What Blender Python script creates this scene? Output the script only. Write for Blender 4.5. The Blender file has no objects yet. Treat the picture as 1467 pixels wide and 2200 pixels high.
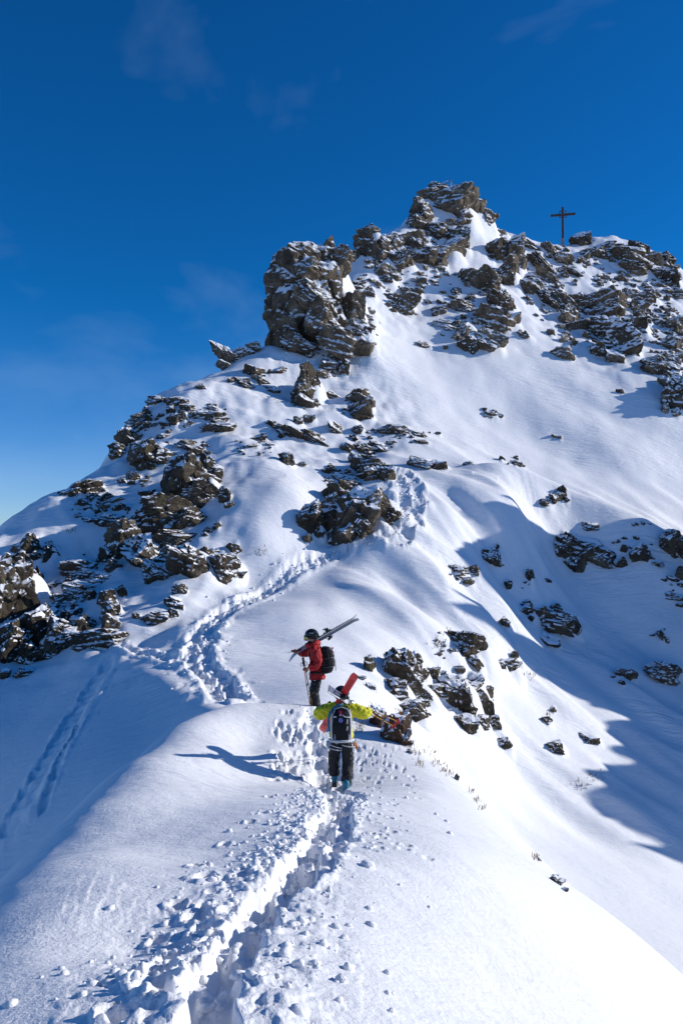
import bpy, bmesh, math, random
import numpy as np
from mathutils import Vector, Matrix, Euler

scene = bpy.context.scene
COL = scene.collection
R = math.radians

# ------------------------------------------------------------------ camera
F_PX, W_PX, H_PX = 1711.0, 1467.0, 2200.0
PITCH = R(2.0)
cam_d = bpy.data.cameras.new('camera')
cam = bpy.data.objects.new('camera', cam_d)
COL.objects.link(cam)
cam_d.sensor_fit = 'VERTICAL'
cam_d.sensor_height = 36.0
cam_d.lens = F_PX / H_PX * 36.0
cam_d.clip_start = 0.05
cam_d.clip_end = 3000.0
cam.location = (0, 0, 0)
cam.rotation_euler = (R(90) + PITCH, 0, 0)
scene.camera = cam

# ------------------------------------------------------------------ light
SUN_EL, SUN_B = R(22.5), R(-10.0)      # the sun stands to the right, a touch ahead of the camera
SUN_DIR = Vector((math.cos(SUN_EL) * math.cos(SUN_B), -math.cos(SUN_EL) * math.sin(SUN_B), math.sin(SUN_EL)))
sun_d = bpy.data.lights.new('sun', 'SUN')
sun_d.energy = 4.2
sun_d.angle = R(0.53)
sun_d.color = (1.0, 0.95, 0.87)
sun = bpy.data.objects.new('sun', sun_d)
COL.objects.link(sun)
sun.rotation_euler = SUN_DIR.to_track_quat('Z', 'Y').to_euler()
sun.location = SUN_DIR * 50

world = bpy.data.worlds.new('World')
scene.world = world
world.use_nodes = True
wn, wl = world.node_tree.nodes, world.node_tree.links
wn.clear()
w_out = wn.new('ShaderNodeOutputWorld')
w_bg = wn.new('ShaderNodeBackground')
w_sky = wn.new('ShaderNodeTexSky')
w_sky.sky_type = 'NISHITA'
w_sky.sun_disc = False
w_sky.sun_elevation = SUN_EL
w_sky.sun_rotation = math.atan2(SUN_DIR.x, SUN_DIR.y)
w_sky.altitude = 2500
w_sky.air_density = 1.0
w_sky.dust_density = 0.0
w_sky.ozone_density = 2.5
w_bg.inputs['Strength'].default_value = 0.125
# thin high cirrus, part of the sky all the way round
w_tc = wn.new('ShaderNodeTexCoord')
w_map = wn.new('ShaderNodeMapping')
w_map.inputs['Scale'].default_value = (1.6, 1.6, 3.4)
w_map.inputs['Location'].default_value = (4.35, 8.2, 0.5)
w_n = wn.new('ShaderNodeTexNoise')
w_n.inputs['Scale'].default_value = 1.6
w_n.inputs['Detail'].default_value = 5
w_n.inputs['Roughness'].default_value = 0.55
w_n.inputs['Distortion'].default_value = 0.35
w_r = wn.new('ShaderNodeMapRange')
w_r.inputs['From Min'].default_value = 0.54
w_r.inputs['From Max'].default_value = 0.95
w_r.inputs['To Max'].default_value = 0.32
w_sat = wn.new('ShaderNodeHueSaturation')
w_sat.inputs['Saturation'].default_value = 1.15
w_sat.inputs['Value'].default_value = 1.15
w_mix = wn.new('ShaderNodeMix')
w_mix.data_type = 'RGBA'
w_mix.inputs['B'].default_value = (3.2, 4.6, 6.4, 1)
wl.new(w_tc.outputs['Generated'], w_map.inputs['Vector'])
wl.new(w_map.outputs['Vector'], w_n.inputs['Vector'])
wl.new(w_n.outputs['Fac'], w_r.inputs['Value'])
wl.new(w_sky.outputs['Color'], w_sat.inputs['Color'])
w_tint = wn.new('ShaderNodeMix')
w_tint.data_type = 'RGBA'; w_tint.blend_type = 'MULTIPLY'
w_tint.inputs['Factor'].default_value = 1.0
w_sep = wn.new('ShaderNodeSeparateXYZ')
w_el = wn.new('ShaderNodeMapRange'); w_el.interpolation_type = 'SMOOTHSTEP'
w_el.inputs['From Min'].default_value = 0.0; w_el.inputs['From Max'].default_value = 0.30
w_tc2 = wn.new('ShaderNodeMix'); w_tc2.data_type = 'RGBA'
w_tc2.inputs['A'].default_value = (0.46, 0.59, 0.84, 1)       # towards the horizon
w_tc2.inputs['B'].default_value = (0.05, 0.53, 0.84, 1)       # overhead
w_dir = wn.new('ShaderNodeTexCoord')
wl.new(w_dir.outputs['Generated'], w_sep.inputs[0])
wl.new(w_sep.outputs['Z'], w_el.inputs['Value'])
wl.new(w_el.outputs['Result'], w_tc2.inputs['Factor'])
wl.new(w_tc2.outputs['Result'], w_tint.inputs['B'])
wl.new(w_sat.outputs['Color'], w_tint.inputs['A'])
wl.new(w_tint.outputs['Result'], w_mix.inputs['A'])
wl.new(w_r.outputs['Result'], w_mix.inputs['Factor'])
wl.new(w_mix.outputs['Result'], w_bg.inputs['Color'])
wl.new(w_bg.outputs['Background'], w_out.inputs['Surface'])

vs = scene.view_settings
vs.view_transform = 'Standard'
vs.look = 'None'
vs.exposure = 0.07
vs.gamma = 1.0
vs.use_curve_mapping = False
scene.cycles.max_bounces = 10
scene.cycles.diffuse_bounces = 8

# ------------------------------------------------------------------ numeric helpers
rng = np.random.default_rng(7)
PERM = rng.permutation(4096)
ANG = rng.random(4096) * 2 * np.pi
GX, GY = np.cos(ANG), np.sin(ANG)

def pn(x, y, seed=0):
    """gradient noise, about -0.7..0.7"""
    x = np.asarray(x, float) + seed * 17.31
    y = np.asarray(y, float) + seed * 9.73
    xi = np.floor(x).astype(np.int64); yi = np.floor(y).astype(np.int64)
    fx = x - xi; fy = y - yi
    ux = fx * fx * fx * (fx * (fx * 6 - 15) + 10)
    uy = fy * fy * fy * (fy * (fy * 6 - 15) + 10)
    def g(ix, iy, dx, dy):
        h = PERM[(PERM[ix & 4095] + iy) & 4095]
        return GX[h] * dx + GY[h] * dy
    a = g(xi, yi, fx, fy); b = g(xi + 1, yi, fx - 1, fy)
    c = g(xi, yi + 1, fx, fy - 1); d = g(xi + 1, yi + 1, fx - 1, fy - 1)
    return (a + (b - a) * ux) * (1 - uy) + (c + (d - c) * ux) * uy

def fbm(x, y, octs=4, seed=0, gain=0.5):
    s = 0; a = 1.0; f = 1.0
    for o in range(octs):
        s = s + a * pn(x * f, y * f, seed + o * 3.1)
        a *= gain; f *= 2.03
    return s

def sstep(a, b, x):
    t = np.clip((x - a) / (b - a), 0, 1)
    return t * t * (3 - 2 * t)

def smax(a, b, k):
    h = np.clip(0.5 + 0.5 * (a - b) / k, 0, 1)
    return b + (a - b) * h + k * h * (1 - h)

def ray(px, py):
    u = (px - W_PX / 2) / F_PX; v = (H_PX / 2 - py) / F_PX
    fw = math.cos(PITCH) - v * math.sin(PITCH)
    up = v * math.cos(PITCH) + math.sin(PITCH)
    return u / fw, up / fw

def P(px, py, Y):
    a, b = ray(px, py)
    return (a * Y, Y, b * Y)

def to_px(x, y, z):
    c, s = math.cos(PITCH), math.sin(PITCH)
    fw = y * c + z * s; up = z * c - y * s
    return W_PX / 2 + F_PX * x / fw, H_PX / 2 - F_PX * up / fw

class TPS:
    def __init__(self, pts, lam=1e-5):
        p = np.array(pts, float)
        th = np.arctan2(p[:, 0], p[:, 1]); rho = np.hypot(p[:, 0], p[:, 1])
        self.q = np.stack([th * 1.2, np.log(rho)], 1)
        n = len(p)
        d2 = ((self.q[:, None] - self.q[None]) ** 2).sum(-1)
        K = 0.5 * d2 * np.log(d2 + 1e-12) + lam * np.eye(n)
        A = np.zeros((n + 3, n + 3)); A[:n, :n] = K
        A[:n, n] = 1; A[:n, n + 1:] = self.q
        A[n:, :n] = A[:n, n:].T
        self.w = np.linalg.solve(A, np.concatenate([p[:, 2] / rho, np.zeros(3)]))
    def __call__(self, X, Y):
        th = np.arctan2(X, Y) * 1.2; lr = np.log(np.hypot(X, Y))
        n = len(self.q)
        out = self.w[n] + self.w[n + 1] * th + self.w[n + 2] * lr
        for i in range(n):
            d2 = (th - self.q[i, 0]) ** 2 + (lr - self.q[i, 1]) ** 2
            out = out + self.w[i] * 0.5 * d2 * np.log(d2 + 1e-12)
        return out * np.hypot(X, Y)

def poly_dist(pts, X, Y):
    """distance, signed side (+ left of travel), interpolated z and arc length along a polyline"""
    best = np.full(X.shape, 1e9); side = np.zeros(X.shape); zz = np.zeros(X.shape); arc = np.zeros(X.shape)
    s0 = 0.0
    for i in range(len(pts) - 1):
        ax, ay = pts[i][0], pts[i][1]; bx, by = pts[i + 1][0], pts[i + 1][1]
        az = pts[i][2] if len(pts[i]) > 2 else 0; bz = pts[i + 1][2] if len(pts[i]) > 2 else 0
        dx, dy = bx - ax, by - ay; L2 = dx * dx + dy * dy; L = math.sqrt(L2)
        t = np.clip(((X - ax) * dx + (Y - ay) * dy) / L2, 0, 1)
        qx, qy = X - (ax + t * dx), Y - (ay + t * dy)
        d = np.hypot(qx, qy)
        cr = (dx * qy - dy * qx) / L
        m = d < best
        best = np.where(m, d, best); side = np.where(m, cr / np.maximum(d, 1e-6), side)
        zz = np.where(m, az + t * (bz - az), zz); arc = np.where(m, s0 + t * L, arc)
        s0 += L
    return best, side, zz, arc

# ------------------------------------------------------------------ the terrain
BASE = [P(*q) for q in [
    # left skyline and rock shoulder
    (-250, 1300, 31), (-120, 1210, 34), (0, 1128, 39), (130, 1062, 43), (250, 955, 49), (330, 862, 53), (420, 815, 55), (470, 802, 57),
    (540, 765, 59), (585, 750, 61), (700, 772, 61),
    (0, 1450, 26.5), (100, 1420, 27), (250, 1395, 26.2), (400, 1332, 28.5), (400, 1250, 31), (520, 1240, 33), (300, 1150, 36),
    (150, 1200, 35), (60, 1250, 33.5), (300, 1000, 44.5), (480, 1080, 37.5), (560, 1152, 34.6), (560, 1000, 41), (500, 900, 49),
    (600, 880, 52), (700, 905, 51), (740, 960, 48.5), (860, 930, 52), (640, 830, 57), (800, 860, 57),
    (640, 1080, 37.3), (620, 1200, 34.5), (700, 1182, 36.3), (850, 1140, 38), (880, 1060, 42), (890, 1010, 45.5), (800, 1000, 45),
    (740, 1090, 40),
    # drifts right of the track
    (930, 1180, 38), (1100, 1100, 42.5), (1050, 1200, 39.5), (850, 1250, 34), (750, 1250, 33.5), (800, 1350, 29), (900, 1400, 29),
    (1000, 1390, 31.5), (1000, 1560, 26), (900, 1500, 25.5), (800, 1470, 23.5), (600, 1450, 21.5), (700, 1450, 22), (760, 1500, 20),
    (480, 1506, 19.6), (430, 1420, 23), (420, 1370, 25.5), (520, 1320, 28.5), (560, 1380, 25), (640, 1300, 29), (980, 1280, 35.5),
    # right bowl
    (1200, 1225, 43), (1350, 1225, 43.5), (1460, 1210, 44), (1200, 1390, 37), (1350, 1450, 36), (1460, 1470, 37), (1100, 1480, 31), (1100, 1610, 27),
    (1300, 1600, 30), (1100, 1740, 23.5), (1400, 1750, 26.5), (1250, 1860, 22), (1450, 1900, 23), (1300, 1990, 19.5), (1467, 2060, 19),
    (1467, 2200, 16), (1700, 1300, 43), (1700, 1600, 33), (1700, 1900, 25), (1100, 1900, 19), (1000, 1750, 21),
    # upper bowl
    (960, 990, 49.5), (1000, 950, 55), (900, 850, 60), (850, 780, 63), (1000, 780, 66.5), (1100, 850, 64), (1100, 950, 58), (1200, 930, 60.5),
    (1250, 1045, 54), (1350, 960, 60), (1467, 1000, 60), (1467, 1125, 53), (1350, 880, 65), (1250, 820, 68), (1400, 790, 72), (1700, 1050, 60),
    (1700, 850, 72),
    # summit faces
    (1050, 752, 69), (900, 690, 72), (1000, 650, 76), (1100, 640, 80), (850, 620, 76), (950, 520, 86), (1200, 710, 78), (1100, 565, 90),
    (1200, 605, 90), (1300, 650, 87), (1400, 700, 84), (1300, 560, 99), (1400, 610, 97), (1467, 700, 87), (780, 640, 71), (820, 700, 68),
    (1600, 760, 86),
    # crest
    (760, 562, 77), (800, 520, 80), (835, 502, 83), (872, 470, 88), (915, 412, 93.5), (960, 404, 95), (1005, 415, 95.5), (1058, 480, 97), (1130, 512, 100),
    (1195, 532, 104), (1225, 522, 104), (1300, 508, 106), (1400, 540, 106), (1467, 582, 106), (1700, 700, 105),
    # behind the crest
    (-250, 1500, 36), (0, 1340, 46), (130, 1260, 52), (250, 1130, 58), (330, 1040, 64), (420, 980, 70), (540, 940, 74), (640, 830, 80),
    (760, 760, 90), (835, 690, 97), (915, 600, 108), (960, 590, 110), (1058, 640, 112), (1195, 680, 118), (1300, 650, 122), (1467, 740, 122),
    (-250, 1700, 60), (250, 1500, 80), (600, 1300, 105), (960, 1000, 135), (1300, 1000, 150), (1700, 1000, 150),
    # low ground left and underneath the foreground
    (-200, 1800, 20), (60, 1750, 17), (0, 2000, 15), (300, 1750, 15), (500, 1760, 14), (700, 1760, 14.5), (900, 1820, 14), (1100, 2200, 10),
    (700, 2600, 6), (200, 2600, 7), (0, 2700, 3.5), (1400, 2700, 3.5), (-200, 2300, 10),
]]
FORE = [P(*q) for q in [
    (450, 2200, 2.9), (540, 2000, 4.2), (640, 1850, 5.8), (698, 1761, 8), (720, 1716, 10), (735, 1688, 13), (690, 1600, 14.6),
    (680, 1525, 16.2), (600, 1513, 16.4), (500, 1517, 16), (420, 1541, 15), (370, 1565, 14), (280, 1640, 11.5), (200, 1722, 9.0), (100, 1852, 6.0),
    (0, 2005, 4.55), (550, 1600, 14.1), (400, 1650, 11.3), (500, 1700, 10.3), (300, 1800, 7.2), (420, 1850, 6.45), (250, 1900, 5.2), (300, 2050, 4.28),
    (150, 2200, 3.08), (0, 2200, 3.2), (60, 2100, 3.7), (120, 1980, 4.55), (740, 2000, 4.3), (900, 2000, 4.9), (1000, 1850, 6.9), (1160, 1865, 10), (1205, 1915, 8.5),
    (1000, 2200, 3.6), (1200, 2200, 4.6), (1467, 2200, 7), (1467, 2100, 9.6), (900, 1700, 12), (850, 1645, 14), (980, 1685, 14), (1040, 1748, 12.5),
    (850, 1596, 15), (790, 1560, 15.8), (740, 1520, 17), (800, 1850, 6.1), (650, 1690, 12),
]] + [
    (5.2, 14, -7.8), (5.4, 10, -7.0), (6, 7.2, -6.6), (4.4, 16.5, -7.5), (3.0, 18.5, -6.5), (8, 12, -11), (8, 8, -10), (8, 16, -12), (7, 4, -7.5), (4, 2.5, -4.6),
    (-5, 6, -5.4), (-5.6, 10, -6.4), (-5.2, 14, -6.4), (-3.7, 17.5, -6.0), (-8, 7, -9), (-9, 12, -10), (-8, 17, -10), (-7, 4, -7.5), (-4, 2.5, -4.0),
    (-1.7, 18.4, -4.6), (-0.5, 18.6, -4.3), (0.8, 19, -4.4), (-1, 21, -6), (1, 21, -6), (-4, 21, -9), (4, 21, -9), (0, 26, -12), (-12, 24, -20), (12, 24, -20),
    (0, 1.0, -1.45), (-0.6, 1.0, -1.45), (-2, 1.0, -1.9), (2, 1.0, -2.3), (0, 40, -30), (-30, 40, -50), (30, 40, -50),
]

th_in = np.linspace(-R(24.6), R(24.6), 640)
d_in = th_in[1] - th_in[0]
outer = []
t_, s_ = th_in[-1], d_in
while t_ < R(62):
    s_ *= 1.06; t_ += min(s_, R(1.2)); outer.append(t_)
outer = np.array(outer)
TH = np.concatenate([-outer[::-1], th_in, outer])
LR = np.log(0.9) + np.arange(920) * 0.0056
TG, LG = np.meshgrid(TH, LR, indexing='ij')
RHO = np.exp(LG)
XG, YG = RHO * np.sin(TG), RHO * np.cos(TG)

def ridge(z, pts, sl, sr, rad, k, ext=5.0, extr=2.0):
    """raise the ground along a crest line that falls off with slope sl to its left and sr to its right"""
    d, side, zc, _ = poly_dist(pts, XG, YG)
    s = sr + (sl - sr) * sstep(-0.5, 0.5, side)
    return smax(z, zc - s * (np.sqrt(d * d + rad * rad) - rad) - np.maximum(d - (extr + (ext - extr) * sstep(-0.5, 0.5, side)), 0) * 0.9, k)

def sample(Z, x, y):
    th = math.atan2(x, y); lr = math.log(math.hypot(x, y))
    i = min(max(int(np.searchsorted(TH, th)), 1), len(TH) - 1)
    j = min(max(int(np.searchsorted(LR, lr)), 1), len(LR) - 1)
    s = (th - TH[i - 1]) / (TH[i] - TH[i - 1]); t = (lr - LR[j - 1]) / (LR[j] - LR[j - 1])
    return (Z[i - 1, j - 1] * (1 - s) + Z[i, j - 1] * s) * (1 - t) + (Z[i - 1, j] * (1 - s) + Z[i, j] * s) * t

def drift(z, px_pts, wl, wr, rad, sub=4, wob=0.0):
    """bend the ground so that it passes through a crest line, dying away over wl to its left and wr to its right"""
    q = [P(*p) for p in px_pts]
    n = (len(q) - 1) * sub + 1
    pts = []
    for i in range(n):
        t = i / sub; k = min(int(t), len(q) - 2); t -= k
        p0, p1, p2, p3 = (np.array(q[min(max(k + o, 0), len(q) - 1)]) for o in (-1, 0, 1, 2))
        c = 0.5 * (2 * p1 + (p2 - p0) * t + (2 * p0 - 5 * p1 + 4 * p2 - p3) * t * t + (3 * p1 - p0 - 3 * p2 + p3) * t ** 3)
        pts.append(c)
    amp = [(p[0], p[1], p[2] - sample(z, p[0], p[1])) for p in pts]
    d, side, A, arc = poly_dist(amp, XG + wob * pn(XG * 0.5, YG * 0.5, 3), YG + wob * pn(XG * 0.5, YG * 0.5, 4))
    w = wr + (wl - wr) * sstep(-0.5, 0.5, side)
    return z + A * np.exp(-(np.sqrt(d * d + rad * rad) - rad) / w)

zb = TPS(BASE)(XG, YG)
# rib under the upper bowl, the rib on the left, the crest left of the far track, the drifts beside the boulder
zb = drift(zb, [(860, 1020, 44), (900, 1010, 45.5), (1000, 1014, 46.5), (1110, 1007, 47.2), (1180, 1030, 47), (1250, 1060, 46.6), (1350, 1106, 46), (1467, 1166, 45.5), (1750, 1290, 44)], 1.6, 2.0, .5)
zb = drift(zb, [(420, 815, 55), (500, 836, 53.3), (580, 866, 52), (690, 922, 50.3), (760, 962, 48.2), (850, 1000, 46)], 2.5, 1.8, .4)
zb = drift(zb, [(725, 600, 66), (762, 668, 64.4), (790, 725, 62.8), (806, 765, 61.4)], 1.6, 1.3, .5)
zb = drift(zb, [(650, 620, 66), (680, 570, 67), (735, 570, 67.5), (760, 650, 66.5)], 1.0, 1.0, .6)
zb = ridge(zb, [P(*q) for q in [(520, 1540, 16.5), (440, 1510, 18.5), (350, 1447, 22), (250, 1395, 26)]], .85, .3, .3, .4, 14)
zb = drift(zb, [(650, 1232, 33.6), (700, 1208, 35), (780, 1180, 36.4), (868, 1140, 38.2), (905, 1120, 39.5)], 1.0, 2.2, .12)
zb = drift(zb, [(868, 1140, 38.2), (900, 1185, 36.6), (930, 1228, 35.2), (965, 1285, 33)], 2.2, 1.6, .15)

def pxcoord(Z):
    c, s = math.cos(PITCH), math.sin(PITCH)
    fw = YG * c + Z * s
    return W_PX / 2 + F_PX * XG / fw, H_PX / 2 - F_PX * (Z * c - YG * s) / fw

zf = TPS(FORE)(XG, YG)
wf = 1 - sstep(22, 27, RHO)
ZG = np.where(RHO < 28, smax(zf * wf + (-60) * (1 - wf), zb, 0.25), zb)

def set_E():
    global E
    E = ZG / RHO
set_E()

def surf(px, py, dmin=0.0):
    """the first point of the ground seen through a pixel of the photograph"""
    a, b = ray(px, py)
    th = math.atan(a); tan_e = b * math.cos(th)
    i = int(np.searchsorted(TH, th)) ; i = min(max(i, 1), len(TH) - 1)
    t = (th - TH[i - 1]) / (TH[i] - TH[i - 1])
    col = E[i - 1] * (1 - t) + E[i] * t
    ok = (col >= tan_e) & (np.exp(LR) > dmin)
    j = int(np.argmax(ok))
    if not ok[j]:
        return None
    e0, e1 = col[j - 1], col[j]
    f = 0.5 if e1 == e0 else min(max((tan_e - e0) / (e1 - e0), 0), 1)
    rho = math.exp(LR[j - 1] + f * (LR[j] - LR[j - 1]))
    return Vector((rho * math.sin(th), rho * math.cos(th), rho * tan_e))

def height(x, y):
    return sample(ZG, x, y)


# ---- fine relief of the snow
PXG, PYG = pxcoord(ZG)

def blob(cx, cy, rx, ry, soft=0.5, ymin=0, ymax=1e9):
    """weight of a patch of ground, given where it shows in the photograph and how far off it lies"""
    q = np.hypot((PXG - cx) / rx, (PYG - cy) / ry)
    return (1 - sstep(1 - soft, 1 + soft, q)) * ((YG > ymin) & (YG < ymax))

def hits(pts):
    out = []
    for p in pts:
        h = surf(p[0], p[1], p[2] if len(p) > 2 else 0)
        out.append((h.x, h.y, h.z))
    return out

def crest_noise(x, y, seed):
    """wind drift: rounded on one side, a sharp lip on the other"""
    n = pn(x, y, seed)
    return 1 - np.sqrt(n * n + 0.004) * 2.2

far = sstep(19, 26, RHO)
dz = np.zeros_like(ZG)
rocky = np.clip(blob(200, 1200, 330, 260, .3, 22) + blob(400, 930, 200, 130, .4, 30) + blob(1000, 560, 260, 190, .3, 66) + blob(1350, 640, 170, 170, .3, 66)
                + blob(680, 690, 160, 120, .3, 55) + blob(720, 900, 160, 130, .4, 40), 0, 1)
dz += far * (0.30 * fbm(XG / 6.0, YG / 6.0, 3, 1) + rocky * 0.45 * fbm(XG / 2.6, YG / 2.6, 3, 2))
# fluted slopes that run down to the right
flow = far * np.clip(blob(1250, 1500, 330, 380, .4, 20) + blob(1300, 1150, 300, 100, .5, 30), 0, 1)
U = XG * 0.75 + YG * -0.66; V = XG * 0.66 + YG * 0.75
dz += flow * (0.42 * pn(V / 2.6, U / 9.0, 5) + 0.16 * crest_noise(V / 1.6, U / 7.0, 6))
drifts = blob(960, 1230, 200, 220, .5, 24)
dz += drifts * (0.85 * crest_noise(V / 2.9 + .35 * pn(XG / 3, YG / 3, 15), U / 8.0, 8) + 0.16 * crest_noise(V / 1.1, U / 4.5, 9))
fine = far * blob(1080, 1480, 330, 330, .4, 20)
dz += fine * 0.07 * crest_noise(V / 0.95 + .3 * pn(XG / 2, YG / 2, 17), U / 4.2, 18) * sstep(-.2, .3, pn(XG / 5, YG / 5, 19))
upper = blob(1120, 900, 330, 190, .5, 45)
dz += upper * 0.30 * pn(V / 4.0, U / 12.0, 10)
# long soft swales on the near crest
near = 1 - sstep(16, 20, RHO)
dz += near * (0.05 * fbm(XG / 2.2, YG / 2.2, 2, 11) + 0.008 * fbm(XG / .35 + YG / .9, YG / .5, 2, 12))
ZG = ZG + dz
# hollow left of the trail, with a low lip
for (px, py, a, wx, wy) in [(520, 1668, -.10, .55, .5), (590, 1632, .12, .35, .3), (330, 1735, -.10, .9, .7), (430, 1705, -.08, .6, .5)]:
    c = P(px, py, 1); k = surf(px, py)
    ZG = ZG + near * a * np.exp(-((XG - k.x) / wx) ** 2 - ((YG - k.y) / (wy * 2)) ** 2)
set_E()

def track(pts, half, depth, lanes, chunk, zone_l, zone_r, step=0.62, seed=0, fine=0.06, wob=0.08):
    """a boot-deep trail: lanes trodden as a chain of pits, broken snow thrown up on both sides"""
    global ZG
    q = hits(pts)
    lo = min(math.hypot(p[0], p[1]) for p in q) - 2.5; hi = max(math.hypot(p[0], p[1]) for p in q) + 2.5
    j0 = max(0, int(np.searchsorted(LR, math.log(max(lo, 0.9))))); j1 = min(len(LR), int(np.searchsorted(LR, math.log(hi))))
    t0 = min(math.atan2(p[0], p[1]) for p in q) - 1.6 / max(lo, 2.5); t1 = max(math.atan2(p[0], p[1]) for p in q) + 1.6 / max(lo, 2.5)
    i0 = max(0, int(np.searchsorted(TH, t0))); i1 = min(len(TH), int(np.searchsorted(TH, t1)))
    X = XG[i0:i1, j0:j1]; Y = YG[i0:i1, j0:j1]
    d, side, _, arc = poly_dist(q, X, Y)
    c = d * np.sign(side) + wob * 1.4 * pn(arc / 0.9, arc * 0, seed + 1) + wob * pn(X / 0.3, Y / 0.3, seed + 2) + wob * .25 * pn(X / 0.1, Y / 0.1, seed + 22)
    end = sstep(0, 0.6, arc) 
    dd = np.zeros_like(X)
    for n, (off, dep) in enumerate(lanes):
        o = off + 0.05 * pn(arc / 0.7, arc * 0 + n * 7.7, seed + 3)
        w = half * (1 + 0.7 * pn(arc / 0.32, arc * 0 + n * 3.3, seed + 4))
        ph = np.abs(((arc / step + 0.5 * n + 0.35 * pn(arc / 1.3, arc * 0, seed + 9)) % 1.0) - 0.5) * 2
        pit = dep * depth * (0.42 + 0.58 * (1 - sstep(0.45, 0.8, ph)) + 0.35 * pn(X / 0.16, Y / 0.16, seed + 5) + 0.2 * pn(X / .06, Y / .06, seed + 15))
        cut = 1 - sstep(w * 0.62, w * 1.15, np.abs(c - o))
        dd = np.minimum(dd, -pit * cut)
    prof = np.where(c > 0, 1 - sstep(zone_l * 0.35, zone_l, c), 1 - sstep(zone_r * 0.35, zone_r, -c))
    zone = sstep(0.05, 0.5, prof + 0.7 * pn(X / 0.5, Y / 0.5, seed + 6) + .25 * pn(X / .15, Y / .15, seed + 16)) * (prof > 0)
    res = np.hypot(X, Y) * 0.0056
    def oct_(l, sd):
        return np.clip((l / res - 2.0) / 2.0, 0, 1)
    lump = 0
    for l, a, sd in ((0.42, 0.9 * min(1, lo / 14), 31), (0.2, 0.8 if lo > 8 else .38, 32), (0.1, 0.6 if lo > 8 else .46, 33), (0.05, 0.44, 34), (0.028, 0.34, 35)):
        n = pn(X / l, Y / l, seed + sd)
        lump = lump + a * oct_(l, sd) * (0.55 * sstep(0.12, 0.26, n) + 0.8 * np.clip(n, 0, 1) - 0.12 - 0.9 * sstep(0.24, 0.40, -n))
    rim = np.exp(-((np.abs(c) - (half * 1.5 + max(abs(l[0]) for l in lanes))) / 0.16) ** 2)
    dd = dd + chunk * lump * zone * (0.55 + 0.6 * rim) + chunk * (0.55 if lo > 8 else 0.2) * rim * zone
    ZG[i0:i1, j0:j1] += dd

def pit(px, py, r, dep, dmin=0):
    global ZG
    k = surf(px, py, dmin)
    if k is None: return
    i0, i1 = np.searchsorted(TH, [math.atan2(k.x, k.y) - 4 * r / k.y, math.atan2(k.x, k.y) + 4 * r / k.y])
    j0, j1 = np.searchsorted(LR, [math.log(math.hypot(k.x, k.y) - 4 * r), math.log(math.hypot(k.x, k.y) + 4 * r)])
    X = XG[i0:i1, j0:j1] - k.x; Y = YG[i0:i1, j0:j1] - k.y
    q = np.hypot(X, Y) / r * (1 + 0.5 * pn(X / r * 0.9, Y / r * 0.9, px * .37))
    ZG[i0:i1, j0:j1] += -dep * (1 - sstep(0.5, 1.1, q)) + dep * 0.3 * np.exp(-((q - 1.25) / 0.3) ** 2)

# wind-cut lips in the crust, stepped down towards the sun
lr_ = random.Random(3)
for q in [[(180, 1872), (165, 1920), (152, 1985)], [(212, 1868), (196, 1905), (186, 1950), (172, 2020)], [(245, 1876), (236, 1912), (214, 1950), (205, 2000)], [(270, 1890), (252, 1935), (262, 1975), (240, 2030)],
          [(300, 1915), (280, 1960), (285, 2000)], [(330, 1930), (318, 1975), (300, 2010), (292, 2045)], [(225, 1985), (240, 2020), (230, 2060)], [(150, 1900), (140, 1950), (130, 1980)], [(640, 2090), (655, 2140), (650, 2200)],
          [(780, 2080), (770, 2130), (790, 2200)], [(700, 2070), (720, 2120), (735, 2190)], [(880, 2040), (930, 2090), (960, 2150)], [(860, 1990), (920, 2010), (985, 2060)], [(940, 1900), (1010, 1960), (1080, 2040)]]:
    hq = []
    for a_, b_ in zip(q, q[1:]):
        for t in (0, .25, .5, .75): hq.append((a_[0] + (b_[0] - a_[0]) * t + lr_.gauss(0, 3.5), a_[1] + (b_[1] - a_[1]) * t))
    hq = hits(hq + [q[-1]])
    j0, j1 = np.searchsorted(LR, [math.log(min(math.hypot(p[0], p[1]) for p in hq) - .4), math.log(max(math.hypot(p[0], p[1]) for p in hq) + .4)])
    d, side, _, arc = poly_dist(hq, XG[:, j0:j1], YG[:, j0:j1])
    c = d * np.sign(side); tot = arc.max()
    fade = sstep(0, .15, arc) * sstep(0, .2, tot - arc) * (0.6 + 0.8 * pn(arc / .3, arc * 0, q[0][0]))
    # the travel is towards the camera: its left is the sunlit right-hand side
    ZG[:, j0:j1] += 0.007 * np.clip(fade, 0, 1) * np.exp(np.minimum(c, 0) / .12) * (1 - sstep(-0.012, 0.012, c))
# pole baskets, scratch lines between them, stray steps left of the trail
for px, py in [(578, 1712), (538, 1766), (482, 1816), (420, 1862), (380, 1946), (340, 2026), (288, 2096), (240, 2178)]:
    pit(px, py, .055, .06)
for px, py in [(440, 1886), (432, 1968), (445, 2000), (382, 2038), (378, 2058), (420, 2085), (340, 2090), (332, 2120), (360, 2136), (610, 1660), (620, 1600), (640, 1570), (655, 1640)]:
    pit(px, py, .08, .07)
prng = random.Random(5)
for n in range(34):
    t = prng.random() ** 1.8; cx_ = np.interp(t, [0, .33, .66, 1], [722, 650, 545, 440]); py = np.interp(t, [0, .33, .66, 1], [1710, 1845, 1975, 2180])
    pit(cx_ - prng.uniform(40, 130) * (0.5 + t), py, prng.uniform(.045, .08), prng.uniform(.03, .06))
for n in range(46):
    t = prng.random(); px = 610 + prng.gauss(20, 22); py = 1530 + 150 * t
    pit(px, py, prng.uniform(.05, .1), prng.uniform(.03, .08))
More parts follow.
